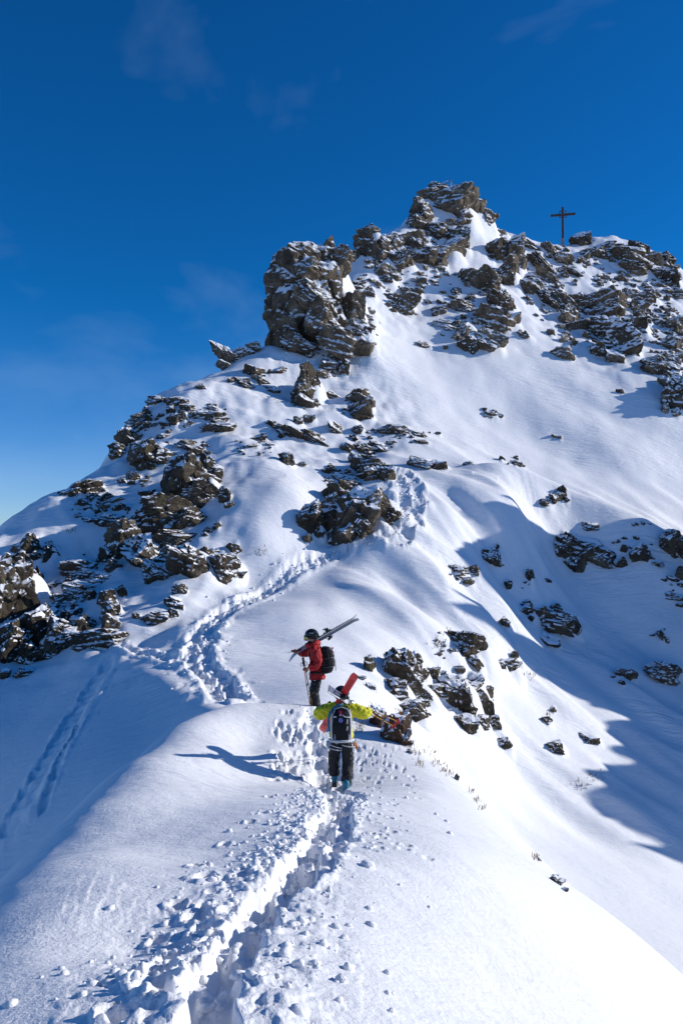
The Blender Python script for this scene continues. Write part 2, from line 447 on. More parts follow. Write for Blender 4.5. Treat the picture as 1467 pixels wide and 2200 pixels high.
for n in range(70):
    t = prng.random() ** 1.3
    px = 760 + 120 * prng.random() + 40 * t; py = 1600 + 250 * t
    pit(px, py, prng.uniform(.025, .06), prng.uniform(.02, .045))
track([(425, 2230), (455, 2150), (500, 2050), (545, 1975), (598, 1900), (650, 1845), (690, 1792), (712, 1740), (722, 1705)], .115, .24,
      [(0, 1.0)], .032, .85, .6, seed=40, wob=.045)
track([(746, 1712), (742, 1760), (722, 1812), (680, 1862), (640, 1900)], .09, .16, [(0, 1.0)], .045, .2, .7, seed=44, wob=.05)
track([(728, 1712), (706, 1660), (694, 1610), (684, 1560), (680, 1528)], .15, .16, [(.12, 1.0), (-.16, .8)], .055, .6, .25, seed=50)
track([(480, 1504, 18), (462, 1470), (438, 1430), (428, 1392), (440, 1352), (480, 1318), (540, 1288), (600, 1250), (650, 1218), (700, 1192), (728, 1184)],
      .20, .17, [(.22, 1.0), (-.22, .9)], .11, 1.2, 1.0, seed=60, wob=.16, step=.7)
track([(262, 1388), (300, 1402), (340, 1412), (385, 1420)], .2, .12, [(0, 1)], .12, .5, .5, seed=63)
track([(840, 1148), (868, 1108), (880, 1075), (878, 1040), (862, 1018)], .3, .15, [(.3, 1.0), (-.4, .9)], .17, 1.5, 1.3, seed=70, wob=.3, step=.8)
track([(590, 770), (620, 772), (700, 775), (760, 772)], .4, .15, [(0, 1.0)], .2, 1.2, 1.0, seed=75, step=.8)
track([(232, 1425), (190, 1490), (150, 1556), (105, 1630), (65, 1700), (30, 1765)], .26, .09, [(0, 1.0)], .06, .9, .5, seed=80, step=.5)
track([(172, 1550), (140, 1610), (108, 1680), (95, 1740)], .10, .10, [(0, 1.0)], .02, .3, .3, seed=85, step=.4)
set_E()

def grid_mesh(name, X, Y, Z):
    n, m = X.shape
    me = bpy.data.meshes.new(name)
    me.vertices.add(n * m)
    me.vertices.foreach_set('co', np.stack([X, Y, Z], -1).astype(np.float32).ravel())
    idx = np.arange(n * m).reshape(n, m)
    q = np.stack([idx[:-1, :-1], idx[1:, :-1], idx[1:, 1:], idx[:-1, 1:]], -1).reshape(-1, 4)
    me.loops.add(q.size); me.polygons.add(len(q))
    me.loops.foreach_set('vertex_index', q.ravel().astype(np.int32))
    me.polygons.foreach_set('loop_start', np.arange(0, q.size, 4, dtype=np.int32))
    me.polygons.foreach_set('use_smooth', np.ones(len(q), bool))
    me.update(calc_edges=True)
    return me

# ------------------------------------------------------------------ materials
def mat(name):
    m = bpy.data.materials.new(name); m.use_nodes = True
    n = m.node_tree.nodes
    return m, n, m.node_tree.links, n['Principled BSDF']

def ramp(n, stops):
    r = n.new('ShaderNodeValToRGB'); e = r.color_ramp.elements
    while len(e) < len(stops): e.new(0.5)
    for el, (p, c) in zip(e, stops):
        el.position = p; el.color = (c + (1,)) if len(c) == 3 else c
    return r

def noise(n, l, vec, scale, detail=4, rough=0.55, dist=0.0):
    t = n.new('ShaderNodeTexNoise')
    t.inputs['Scale'].default_value = scale; t.inputs['Detail'].default_value = detail
    t.inputs['Roughness'].default_value = rough; t.inputs['Distortion'].default_value = dist
    if vec is not None: l.new(vec, t.inputs['Vector'])
    return t

def mapping(n, l, vec, scale=(1, 1, 1), rot=(0, 0, 0)):
    m = n.new('ShaderNodeMapping'); m.inputs['Scale'].default_value = scale; m.inputs['Rotation'].default_value = rot
    l.new(vec, m.inputs['Vector']); return m.outputs['Vector']

def maprange(n, l, v, a, b, c=0.0, d=1.0):
    m = n.new('ShaderNodeMapRange'); m.interpolation_type = 'SMOOTHSTEP'
    for k, x in zip(('From Min', 'From Max', 'To Min', 'To Max'), (a, b, c, d)): m.inputs[k].default_value = x
    l.new(v, m.inputs['Value']); return m.outputs['Result']

def maths(n, l, op, a, b):
    m = n.new('ShaderNodeMath'); m.operation = op
    for i, x in enumerate((a, b)):
        if isinstance(x, (int, float)): m.inputs[i].default_value = x
        else: l.new(x, m.inputs[i])
    return m.outputs[0]

def mixc(n, l, f, a, b):
    m = n.new('ShaderNodeMix'); m.data_type = 'RGBA'
    if isinstance(f, (int, float)): m.inputs['Factor'].default_value = f
    else: l.new(f, m.inputs['Factor'])
    for k, x in (('A', a), ('B', b)):
        if isinstance(x, tuple): m.inputs[k].default_value = x + (1,)
        else: l.new(x, m.inputs[k])
    return m.outputs['Result']

def bump(n, l, h, dist, strength=1.0, prev=None):
    b = n.new('ShaderNodeBump'); b.inputs['Distance'].default_value = dist; b.inputs['Strength'].default_value = strength
    l.new(h, b.inputs['Height'])
    if prev is not None: l.new(prev, b.inputs['Normal'])
    return b.outputs['Normal']

SNOW_A, SNOW_B = (0.89, 0.895, 0.915), (0.84, 0.85, 0.88)
def make_snow():
    m, n, l, b = mat('snow')
    pos = n.new('ShaderNodeNewGeometry').outputs['Position']
    v1 = noise(n, l, pos, 0.35, 5).outputs['Fac']
    l.new(mixc(n, l, v1, SNOW_A, SNOW_B), b.inputs['Base Color'])
    b.inputs['Roughness'].default_value = 0.6
    b.inputs['Specular IOR Level'].default_value = 0.25
    # wind ripples, drawn out across the slope, in patches; then fine grain
    rp = noise(n, l, mapping(n, l, pos, (0.7, 3.2, 2.2), (0, 0, R(-14))), 1.0, 4, 0.5, 0.6).outputs['Fac']
    patch = maprange(n, l, noise(n, l, pos, 0.16, 2).outputs['Fac'], 0.42, 0.62)
    h1 = maths(n, l, 'MULTIPLY', rp, patch)
    n1 = bump(n, l, h1, 0.085)
    md = noise(n, l, mapping(n, l, pos, (1.2, 2.6, 2), (0, 0, R(20))), 2.4, 5, 0.55).outputs['Fac']
    n2 = bump(n, l, md, 0.028, 1.0, n1)
    gr = noise(n, l, pos, 28.0, 4, 0.7).outputs['Fac']
    l.new(bump(n, l, gr, 0.012, 1.0, n2), b.inputs['Normal'])
    return m
M_SNOW = make_snow()

def make_rock(name, rust=0.0, snow_lo=0.52, snow_hi=0.66, tone=1.0):
    m, n, l, b = mat(name)
    g = n.new('ShaderNodeNewGeometry'); pos = g.outputs['Position']
    oc = n.new('ShaderNodeTexCoord').outputs['Object']
    oi = n.new('ShaderNodeObjectInfo').outputs['Random']
    big = noise(n, l, pos, 0.9, 6, 0.62).outputs['Fac']
    base = ramp(n, [(p, tuple(v * tone for v in c)) for p, c in ((0.30, (0.030, 0.023, 0.017)), (0.46, (0.066, 0.050, 0.035)), (0.58, (0.112, 0.088, 0.062)), (0.72, (0.20, 0.165, 0.122)))])
    l.new(maths(n, l, 'ADD', big, maths(n, l, 'MULTIPLY', maths(n, l, 'SUBTRACT', oi, 0.5), 0.16)), base.inputs['Fac'])
    band = noise(n, l, mapping(n, l, pos, (0.8, 0.8, 7.0), (R(18), R(24), 0)), 1.0, 4, 0.6, 0.3).outputs['Fac']
    c = mixc(n, l, maprange(n, l, band, 0.5, 0.72, 0, 0.55), base.outputs['Color'], (0.055, 0.045, 0.036))
    lich = maprange(n, l, noise(n, l, pos, 1.7, 6, 0.7).outputs['Fac'], 0.54, 0.68, 0, 0.55)
    c = mixc(n, l, lich, c, (0.17, 0.17, 0.075))
    grey = maprange(n, l, noise(n, l, pos, 5.0, 5, 0.7).outputs['Fac'], 0.58, 0.7, 0, 0.5)
    c = mixc(n, l, grey, c, (0.27, 0.26, 0.22))
    if rust:
        ru = maprange(n, l, noise(n, l, pos, 2.6, 5, 0.65).outputs['Fac'], 0.40, 0.56, 0, rust)
        c = mixc(n, l, ru, c, (0.16, 0.06, 0.028))
    sep = n.new('ShaderNodeSeparateXYZ'); l.new(g.outputs['True Normal'], sep.inputs[0])
    sep2 = n.new('ShaderNodeSeparateXYZ'); l.new(g.outputs['Normal'], sep2.inputs[0])
    nz = maths(n, l, 'ADD', maths(n, l, 'MULTIPLY', sep.outputs['Z'], 0.5), maths(n, l, 'MULTIPLY', sep2.outputs['Z'], 0.5))
    wob = maths(n, l, 'MULTIPLY', maths(n, l, 'SUBTRACT', noise(n, l, pos, 2.2, 6, 0.65).outputs['Fac'], 0.5), 1.15)
    sn = maprange(n, l, maths(n, l, 'ADD', nz, wob), snow_lo, snow_hi)
    c = mixc(n, l, sn, c, SNOW_A)
    l.new(c, b.inputs['Base Color'])
    b.inputs['Roughness'].default_value = 0.85
    b.inputs['Specular IOR Level'].default_value = 0.25
    hb = maths(n, l, 'ADD', maths(n, l, 'MULTIPLY', band, 0.6), noise(n, l, pos, 5.5, 7, 0.68).outputs['Fac'])
    dry = maths(n, l, 'SUBTRACT', 1.0, sn)
    bp = n.new('ShaderNodeBump'); bp.inputs['Distance'].default_value = 0.22
    l.new(hb, bp.inputs['Height']); l.new(maths(n, l, 'ADD', maths(n, l, 'MULTIPLY', dry, 0.85), 0.12), bp.inputs['Strength'])
    l.new(bp.outputs['Normal'], b.inputs['Normal'])
    return m
M_ROCK = make_rock('schist_rock')
M_RIDGE = make_rock('snowy_ridge_rock', snow_lo=0.10, snow_hi=0.25)  # extra snow on the unseen ridge, to bounce more light into the bowl
M_RIME = make_rock('snow_dusted_rock', snow_lo=0.34, snow_hi=0.50, tone=1.5)
M_RUST = make_rock('rust_lichen_rock', rust=0.6, snow_lo=0.52, snow_hi=0.68)

# ------------------------------------------------------------------ rocks
from mathutils import noise as mno
def rock_mesh(name, seed, sub, rough=0.05, cut=None, bedding=None):
    """an angular block: joint planes and bedding planes cut from a lump, with ledges along the bedding"""
    r = random.Random(seed)
    bm = bmesh.new()
    bmesh.ops.create_icosphere(bm, subdivisions=sub, radius=1.0)
    planes = []
    def jit(v, a):
        v = Vector(v) + Vector((r.gauss(0, a), r.gauss(0, a), r.gauss(0, a))); return v.normalized()
    tip = Euler((r.uniform(-.35, .35), r.uniform(-.5, .5), r.uniform(0, 3)))
    for ax in ((1, 0, 0), (-1, 0, 0), (0, 1, 0), (0, -1, 0), (0, 0, 1), (0, 0, -1)):
        n = jit(ax, .22); n.rotate(tip)
        planes.append((n, r.uniform(.42, .82)))
    for k in range(12 + r.randrange(8)):
        planes.append((jit((r.uniform(-1, 1), r.uniform(-1, 1), r.uniform(-1, 1)), .1), r.uniform(.55, .92)))
    if cut: planes = [(Vector(n).normalized(), Vector(n).normalized().dot(Vector(q))) for n, q in cut]
    bed = bedding or Vector((r.uniform(-.5, .5), r.uniform(-.4, .4), 1)).normalized()
    nlay = r.uniform(5, 9)
    off = Vector((r.uniform(-50, 50), r.uniform(-50, 50), r.uniform(-50, 50)))
    cuts = [r.uniform(-.6, .6) for _ in range(4)]
    for v in bm.verts:
        p = v.co.copy()
        p = Vector([math.copysign(abs(c) ** 0.9, c) for c in p]) * 1.08
        for n, o in planes:
            d = p.dot(n) - o
            if d > 0: p -= n * d * 0.96
        q = p + off
        # ledges: every bed steps in or out by its own amount
        lay = p.dot(bed) * nlay + 1.1 * mno.noise(q * 1.1)
        k = math.floor(lay); f = lay - k
        st = mno.noise(Vector((k * 7.3 + seed, off.x, off.y))); st2 = mno.noise(Vector(((k + 1) * 7.3 + seed, off.x, off.y)))
        e = min(max((f - 0.78) / 0.22, 0), 1)
        sh = p - bed * p.dot(bed)
        p += sh * 0.20 * (st + (st2 - st) * e)
        # cracks and broken corners
        c = mno.voronoi(Vector((q.x * 1.5, q.y * 1.5, q.z * 2.6)))[0]
        crack = max(0.0, 1 - (c[1] - c[0]) / 0.10)
        nrm = p.normalized()
        p -= nrm * 0.10 * crack
        p += nrm * (0.16 * mno.noise(q * 1.3) - 0.10 * abs(mno.noise(q * 2.3)) + rough * mno.noise(q * 3.1) + rough * .6 * mno.noise(q * 7.0) + rough * .35 * mno.noise(q * 15.0))
        v.co = p
    lo = [min(v.co[i] for v in bm.verts) for i in range(3)]; hi = [max(v.co[i] for v in bm.verts) for i in range(3)]
    for v in bm.verts:
        v.co = Vector([(v.co[i] - (lo[i] + hi[i]) / 2) / (hi[i] - lo[i]) for i in range(3)])
    me = bpy.data.meshes.new(name); bm.to_mesh(me); bm.free()
    me.materials.append(M_ROCK)
    return me
ROCKS_L = [rock_mesh('rock_large', 100 + i, 5) for i in range(9)]
# the tower on the ridge: sheer on its left, stepped down to the right
TOWER = rock_mesh('rock_tower', 777, 6, .035, [((-1, -.2, .02), (-.98, 0, 0)), ((-.85, -.15, .5), (-.84, 0, .55)), ((-.5, -.15, .85), (-.5, 0, .88)), ((.05, -.25, 1), (.1, 0, .95)), ((.97, -.12, .25), (.50, 0, .6)),
    ((-.8, -.2, -.5), (-.86, 0, -.3)), ((-.5, -1, .2), (-.4, -.62, .2)), ((.3, -1, .5), (.1, -.6, .2)), ((.1, -1, .05), (0, -.82, -.4)), ((0, 1, .2), (0, .7, 0)), ((-.75, -.75, -.1), (-.72, -.55, -.2))],
    Vector((-.5, -.3, 1)).normalized())
ROCKS_M = [rock_mesh('rock_medium', 200 + i, 4, rough=.07) for i in range(9)]
ROCKS_S = [rock_mesh('rock_small', 300 + i, 3, rough=.09) for i in range(8)]
RUSTY = [m.copy() for m in ROCKS_M[:4]]
for m in RUSTY: m.materials.clear(); m.materials.append(M_RUST)

RIMED = {}
def rimed(me):
    m = me.copy(); m.materials.clear(); m.materials.append(M_RIME); return m
rk = random.Random(11)
BANKS = []          # snow drifted over and behind each block, added to the ground before it is meshed
def block(name, px, py, w, h, tilt=0.0, Y=None, parent=None, rusty=False, deep=1.0, sink=0.0, yaw=None, bank=1.0):
    """one block of rock standing in the snow where the photograph shows it"""
    if Y is None:
        k = surf(px, py + 0.32 * h)
        if k is None: k = surf(px, py + 0.5 * h)
        if k is None: return None
        Y = k.y + 0.18 * w * k.y / F_PX
    sc = Y / F_PX
    c = Vector(P(px, py, Y)); c.z -= sink * h * sc
    me = rk.choice(RUSTY if rusty else ROCKS_L if max(w, h) >= 55 else ROCKS_M if max(w, h) >= 24 else ROCKS_S)
    o = bpy.data.objects.new(name, me)
    if Y > 58 and not rusty:        # high on the mountain rime and blown snow cling to the rock
        o.data = RIMED.get(me.name) or RIMED.setdefault(me.name, rimed(me)); 
    yaw = rk.uniform(-35, 35) + rk.choice((0, 180)) if yaw is None else yaw
    rot = Matrix.Rotation(R(tilt + rk.uniform(-7, 7)), 4, 'Y') @ Matrix.Rotation(R(rk.uniform(-16, 16)), 4, 'X') @ Matrix.Rotation(R(yaw), 4, 'Z')
    big_ = max(w, h) >= 38 and bank > 0
    if big_:
        w, h = w * 1.14, h * 1.08; c += Vector((0, 0.12 * w * sc, 0))
    dep = deep * (0.55 * w + 0.35 * h) * (1.25 if big_ else 1)
    # the scale is in the block's own axes: allow for the turn so that the seen width stays w
    cy, sy = abs(math.cos(R(yaw))), abs(math.sin(R(yaw)))
    wx = w / max(cy + 0.75 * sy, 0.6)
    o.matrix_world = Matrix.Translation(c) @ rot @ Matrix.Diagonal((wx * sc * 1.2, dep * sc, h * sc * 1.2, 1))
    COL.objects.link(o)
    if bank > 0:
        hw, hd, hh = 0.5 * w * sc, 0.5 * dep * sc, min(h, 1.0 * w) * sc
        BANKS.append((c.x + 0.25 * hw, c.y + hd * 0.40 + 0.20 * hh, hw * rk.uniform(.9, 1.25), hd * 0.75 + 0.34 * hh, c.z + 0.5 * (h * sc - hh) * .5 + hh * rk.uniform(0.32, 0.58) * bank, hh, 0.12 * hh))
    if parent is not None:
        o.parent = parent; o.matrix_parent_inverse = Matrix.Translation(-parent.location)
    return o

def outcrop(label, blocks, fill=(), name='rock_outcrop', cat='rock outcrop', group=None, bank=1.0):
    """bedrock breaking through the snow: one thing, its blocks are its parts. fill: (cx, cy, rx, ry, n, size lo, size hi, tilt)"""
    b0 = blocks[0]
    k = surf(b0[0], b0[1] + 0.4 * b0[3]) if len(b0) < 6 else Vector(P(b0[0], b0[1] + .4 * b0[3], b0[5]))
    root = bpy.data.objects.new(name, None); root.empty_display_size = 0.3
    root.location = k
    root['label'] = label; root['category'] = cat
    if group: root['group'] = group
    COL.objects.link(root)
    for b in blocks:
        block('rock_block', *b[:4], b[4] if len(b) > 4 else 0, b[5] if len(b) > 5 else None, root, bank=bank if len(b) < 6 else 0)
    for cx, cy, rx, ry, n, lo, hi, tilt in fill:
        for i in range(n):
            a = rk.uniform(0, 6.283); q = math.sqrt(rk.random())
            w = lo + (1.3 * hi - lo) * rk.random() ** 2.0
            px, py = cx + rx * q * math.cos(a), cy + ry * q * math.sin(a)
            if surf(px, py) is None: continue
            block('rock_block', px, py, w * rk.uniform(.9, 1.3), w * rk.uniform(.5, .85), tilt, None, root, bank=bank)
    return root

def boulder(label, px, py, w, h, tilt=0, rusty=False, group=None, Y=None):
    o = block('boulder', px, py, w, h, tilt, Y, None, rusty)
    o['label'] = label; o['category'] = 'boulder'
    if group: o['group'] = group
    return o

#ROCKS_BEGIN
tower = outcrop('tall dark rock tower with a sheer left side, on the ridge below the summit', [
    (690, 690, 85, 75, 28, 61.6), (706, 524, 26, 34, 30, 66), (735, 560, 40, 60, 10, 65), (640, 540, 50, 30, 15, 65),
    (668, 642, 90, 50, 35, 61.9), (612, 715, 62, 65, 10, 61.6), (758, 660, 56, 66, 24, 64.6), (640, 738, 75, 40, 12, 60.8), (722, 735, 95, 55, 22, 60.8),
    (782, 745, 50, 45, 40, 61.4), (660, 580, 70, 44, 25, 62.6)],
    [(760, 705, 50, 62, 80, 8, 22, 28), (690, 740, 90, 26, 30, 8, 22, 15)])
TOWER.materials.clear(); TOWER.materials.append(M_RIME)
tw = bpy.data.objects.new('rock_face', TOWER)
COL.objects.link(tw)
tw.location = P(662, 643, 65.2); tw.scale = (7.9, 7.5, 10.2)
tw.parent = tower; tw.matrix_parent_inverse = Matrix.Translation(-tower.location)
outcrop('small tilted rock horn on the skyline left of the rock tower', [(477, 758, 34, 62, -38, 59), (484, 785, 40, 24, 10, 58.5)])
outcrop('flat broken rocks between the tilted horn and the rock tower', [(522, 760, 46, 30, -22, 60), (542, 748, 40, 20, -15, 60.5), (578, 735, 18, 46, 5, 61.5), (510, 772, 30, 18, -10, 59.6)])
outcrop('snow-dusted rock head of the summit under the thin pole', [(972, 442, 95, 66, 15), (905, 462, 50, 60, -15), (930, 422, 55, 34, 0), (1000, 416, 40, 34, 25), (1046, 470, 34, 40, 25), (990, 470, 60, 50, 10),
    (950, 408, 60, 22, 5), (893, 478, 40, 40, -10), (1020, 445, 40, 40, 30)], [(965, 440, 75, 45, 30, 9, 24, 15)])
outcrop('dark band of layered rock below the summit head', [(790, 525, 58, 62, -8), (842, 540, 70, 72, 0), (882, 518, 60, 55, 5), (905, 545, 60, 62, 0), (962, 540, 70, 66, 8), (936, 500, 50, 42, 5), (985, 522, 44, 64, 5),
    (858, 565, 60, 52, 0), (826, 588, 46, 34, 0), (812, 552, 50, 40, 0), (768, 545, 30, 30, 0), (935, 560, 50, 40, 0)], [(880, 545, 110, 45, 60, 9, 26, 0)])
boulder('single boulder perched on the skyline left of the summit', 801, 493, 34, 22, 8, Y=82)
outcrop('low rocks on the notch between the rock tower and the summit band', [(735, 548, 24, 22, 0, 75), (752, 552, 26, 20, 10, 75), (740, 538, 12, 26, 20, 74)], [(800, 600, 45, 30, 16, 8, 18, 0)])
outcrop('snow-streaked rock knob low on the left of the summit face', [(866, 656, 52, 56, 20), (884, 634, 46, 34, 15), (850, 640, 26, 30, 20), (875, 672, 40, 22, 10)], [(865, 650, 35, 30, 16, 7, 16, 15)])
outcrop('small scattered rocks between the rock tower and the summit face', [(792, 630, 30, 20, 0), (828, 602, 36, 24, 5), (810, 612, 22, 14, 0), (905, 605, 30, 22, 10)], [(850, 615, 90, 35, 40, 6, 15, 10)])
outcrop('broken rock steps in the middle of the summit face', [(1040, 610, 76, 62, 25), (1010, 600, 54, 40, 15), (1075, 652, 64, 50, 35), (1060, 692, 74, 56, 25), (1040, 738, 80, 54, 25), (1000, 715, 50, 40, 10),
    (965, 700, 62, 30, 10), (945, 668, 40, 20, 10), (990, 660, 60, 26, 10), (1095, 690, 40, 40, 20), (1010, 745, 50, 32, 20)], [(1020, 670, 95, 75, 80, 7, 22, 20), (950, 620, 80, 50, 40, 6, 16, 15)])
outcrop('steep brown slab right of the summit face', [(1096, 548, 44, 84, 8), (1090, 590, 52, 70, 10), (1112, 575, 40, 50, 20), (1066, 540, 40, 50, 20)], [(1085, 540, 45, 60, 30, 7, 20, 20)])
outcrop('slanting snow-streaked slabs on the flank under the summit cross', [(1140, 530, 50, 20, 38), (1180, 540, 56, 20, 40), (1210, 560, 50, 22, 40), (1165, 575, 70, 24, 42), (1150, 625, 70, 44, 40), (1195, 650, 70, 46, 40), (1130, 620, 50, 36, 35),
    (1240, 590, 60, 18, 40), (1180, 600, 70, 20, 42)], [(1170, 580, 90, 60, 80, 6, 17, 40), (1170, 650, 60, 40, 28, 6, 16, 40)])
outcrop('big brown rock buttress on the right with blocky lit corners', [(1308, 660, 74, 60, 8), (1344, 738, 76, 84, 10), (1258, 652, 66, 40, 10), (1240, 702, 60, 40, 20), (1300, 712, 64, 52, 10), (1222, 682, 44, 46, 30), (1282, 756, 44, 34, 25),
    (1320, 770, 50, 30, 20), (1375, 700, 40, 36, 25)], [(1280, 700, 85, 60, 60, 7, 22, 25)])
outcrop('dark rocks along the right skyline beyond the summit cross', [(1330, 545, 90, 44, 10), (1362, 576, 70, 44, 5), (1392, 560, 60, 46, 15), (1286, 548, 44, 26, 5), (1432, 562, 44, 34, 15), (1446, 602, 46, 40, 10), (1262, 543, 44, 20, -12), (1310, 530, 40, 24, 8),
    (1372, 535, 44, 26, 20), (1415, 590, 40, 30, 10)], [(1350, 560, 110, 40, 50, 8, 22, 10)])
boulder('round brown boulder on the crest just right of the summit cross', 1247, 516, 46, 30, -12)
outcrop('scattered stones on the snow flank at the far right', [(1395, 640, 40, 30, 20), (1340, 640, 18, 36, 5), (1380, 655, 40, 30, 20), (1300, 600, 24, 18, 0)], [(1400, 650, 66, 50, 70, 7, 22, 20), (1330, 610, 60, 30, 40, 6, 14, 15)])
outcrop('steep speckled rock slope at the right edge under the skyline', [(1440, 740, 40, 40, 40), (1455, 700, 40, 40, 40)], [(1430, 730, 60, 60, 110, 6, 14, 42), (1460, 780, 30, 40, 40, 6, 15, 40)])
outcrop('long dark slab lying at the foot of the far right slope', [(1408, 792, 74, 40, 25), (1440, 800, 50, 34, 20)], [(1420, 785, 40, 22, 14, 8, 18, 25)])
outcrop('dark rock corner at the right edge casting a wide shadow on the upper snowfield', [(1452, 856, 66, 84, 5), (1440, 828, 40, 40, 10), (1490, 840, 80, 100, 0), (1540, 850, 90, 120, 0), (1430, 880, 20, 26, 0)], [(1455, 850, 24, 40, 12, 8, 20, 10)])
boulder('lone boulder on the snow below the summit face', 1207, 760, 48, 34, 5)
boulder('dark stone just above the lone boulder', 1182, 716, 17, 18, 0)
outcrop('thin tilted rock above and left of the lone boulder', [(1128, 724, 30, 16, 35), (1118, 716, 20, 12, 30)])
boulder('flat slanting rock in the snow left of the summit face foot', 912, 743, 38, 16, 22)
boulder('little stone next to the flat slanting rock', 958, 749, 17, 12, 0)
boulder('small stone sunk in the shaded part of the upper snowfield', 1331, 842, 19, 10, 5)
outcrop('low rocks at the tip of a drift in the upper snowfield', [(1055, 890, 30, 14, 15), (1074, 894, 16, 12, 0), (1040, 880, 14, 8, 20)], [(1060, 889, 24, 9, 9, 5, 10, 10)])
outcrop('tiny rocks at the end of the right-hand drift on the upper snowfield', [(1190, 938, 20, 8, 22), (1202, 941, 10, 9, 0)])
outcrop('small ledge rocks where the snowfield meets the rib', [(1110, 997, 26, 13, 20), (1076, 985, 12, 12, 0), (1120, 1002, 14, 8, 10)], [(1100, 990, 28, 10, 8, 5, 9, 20)])
boulder('flat stone lying just above the rib crest', 1006, 996, 26, 10, 5)
# left of the trail
outcrop('brown square pillar of rock on the left rib', [(664, 830, 46, 78, 5), (655, 866, 44, 36, 0), (640, 850, 30, 40, 0), (672, 868, 30, 20, 5)], [(655, 860, 30, 30, 8, 7, 14, 5)])
outcrop('jumbled flat rocks under the foot of the rock tower', [(705, 786, 50, 34, 5), (736, 794, 30, 40, 15), (690, 806, 40, 18, 5), (720, 770, 40, 14, 5)], [(715, 790, 35, 22, 22, 7, 16, 10)])
outcrop('flat rocks strung along the snowy crest left of the tower', [(545, 800, 50, 28, 10), (528, 828, 60, 16, 20), (600, 797, 42, 16, -10), (560, 820, 40, 18, 22), (495, 818, 20, 14, 0), (580, 836, 40, 16, 22)], [(550, 815, 50, 20, 14, 6, 14, 15)])
outcrop('stacked pair of rocks on the rib right of the brown pillar', [(768, 856, 48, 40, 10), (775, 892, 50, 46, 10), (788, 872, 30, 40, 20), (712, 850, 46, 20, 20), (760, 880, 30, 30, 0)], [(765, 875, 30, 30, 10, 7, 15, 20)])
outcrop('line of low rocks along the left rib crest', [(605, 920, 30, 16, 10), (585, 912, 40, 16, 22), (625, 930, 70, 26, 25), (662, 940, 60, 26, 20), (664, 904, 34, 24, 0), (640, 905, 26, 20, 0), (692, 953, 40, 12, 22), (718, 922, 40, 26, 40)],
    [(640, 930, 60, 20, 20, 6, 14, 22)])
outcrop('broad low rocks below the stacked pair', [(838, 926, 62, 24, 10), (768, 926, 32, 22, 5), (810, 962, 42, 26, 25), (785, 968, 44, 26, 25), (745, 962, 36, 22, 30), (762, 985, 30, 24, 20)], [(800, 945, 55, 25, 22, 6, 15, 20)])
outcrop('large slanting lit slab above the painted boulder', [(798, 1012, 70, 52, 22), (825, 1020, 44, 40, 15), (770, 1000, 34, 40, 20)])
outcrop('dark rock at the left end of the rib crest above the trail', [(905, 996, 58, 28, 8), (940, 1002, 44, 24, 20)], [(915, 998, 30, 10, 6, 6, 12, 10)])
outcrop('thin rocks on the snow right of the broad low rocks', [(890, 930, 50, 12, 15), (905, 950, 34, 12, 10), (940, 932, 14, 8, 0), (868, 918, 20, 8, 20)], [(895, 938, 40, 18, 12, 5, 11, 20)])
boulder('dark round boulder in the shaded hollow', 615, 988, 36, 30, -15)
boulder('small flat stone right of the round boulder in the hollow', 651, 998, 26, 13, 0)
outcrop('thin snow-veiled rocks on the upper edge of the hollow', [(556, 944, 40, 14, -10), (545, 958, 30, 8, 0), (520, 970, 20, 8, 0), (580, 955, 20, 6, 20)], [(545, 955, 50, 25, 22, 4, 9, 0)])
painted = outcrop('big dark boulder beside the trail with a painted trail mark', [(752, 1112, 108, 128, 8), (738, 1070, 80, 60, 10), (658, 1118, 66, 62, -20), (682, 1146, 32, 32, 10), (660, 1160, 22, 22, 0), (745, 1150, 50, 50, 5),
    (712, 1095, 50, 60, 0), (771, 1122, 66, 62, 6, 36.5)], [(730, 1080, 40, 25, 14, 8, 18, 0)])
outcrop('flat rocks peeping from the snow on top of the painted boulder', [(740, 1030, 50, 20, 10), (708, 1010, 30, 26, -10), (715, 1038, 30, 14, 0), (760, 1040, 40, 16, 15)], [(730, 1030, 30, 20, 10, 6, 14, 5)])
outcrop('dark leaning rock between the painted boulder and the trail', [(826, 1096, 58, 52, 32), (840, 1108, 40, 34, 20), (810, 1075, 30, 24, 20)])
# left rock shoulder
outcrop('rocky top of the left shoulder against the sky', [(336, 861, 42, 20, 0), (380, 864, 44, 26, 5), (402, 876, 40, 16, 10), (306, 898, 60, 22, -10), (374, 904, 22, 32, 5), (394, 897, 20, 34, -5), (290, 920, 56, 32, -18), (355, 912, 34, 16, 0), (432, 832, 26, 14, 5)],
    [(350, 890, 70, 40, 60, 6, 17, -4)])
outcrop('dark rocks on the steep left edge of the shoulder', [(272, 944, 44, 44, -25), (252, 972, 36, 38, -20), (296, 940, 30, 18, 0)], [(270, 950, 24, 24, 10, 7, 16, -20)])
outcrop('long flat boulder pair under the shoulder top', [(462, 920, 74, 28, 0), (444, 893, 54, 24, 5), (470, 905, 40, 14, 0), (460, 880, 36, 14, 5)], [(455, 890, 35, 25, 16, 6, 14, 5)])
outcrop('dark triangular rock face in the middle of the left shoulder', [(324, 984, 90, 66, 0), (345, 985, 60, 44, 10), (300, 975, 50, 44, -10), (350, 938, 32, 12, 0)], [(325, 970, 40, 28, 10, 8, 18, 0)])
outcrop('biggest rock wall of the left shoulder, with a rounded right end', [(412, 1036, 118, 108, 8), (452, 1016, 52, 62, 5), (380, 1040, 46, 36, 0), (440, 1062, 70, 60, 15), (425, 972, 44, 24, 10), (402, 954, 60, 20, 10)], [(420, 965, 40, 18, 16, 7, 16, 8), (420, 1030, 50, 40, 8, 8, 18, 8)])
outcrop('small dark rocks at the right foot of the biggest rock wall', [(486, 1070, 30, 34, 25), (494, 1085, 26, 18, 10), (480, 1052, 24, 14, 10)])
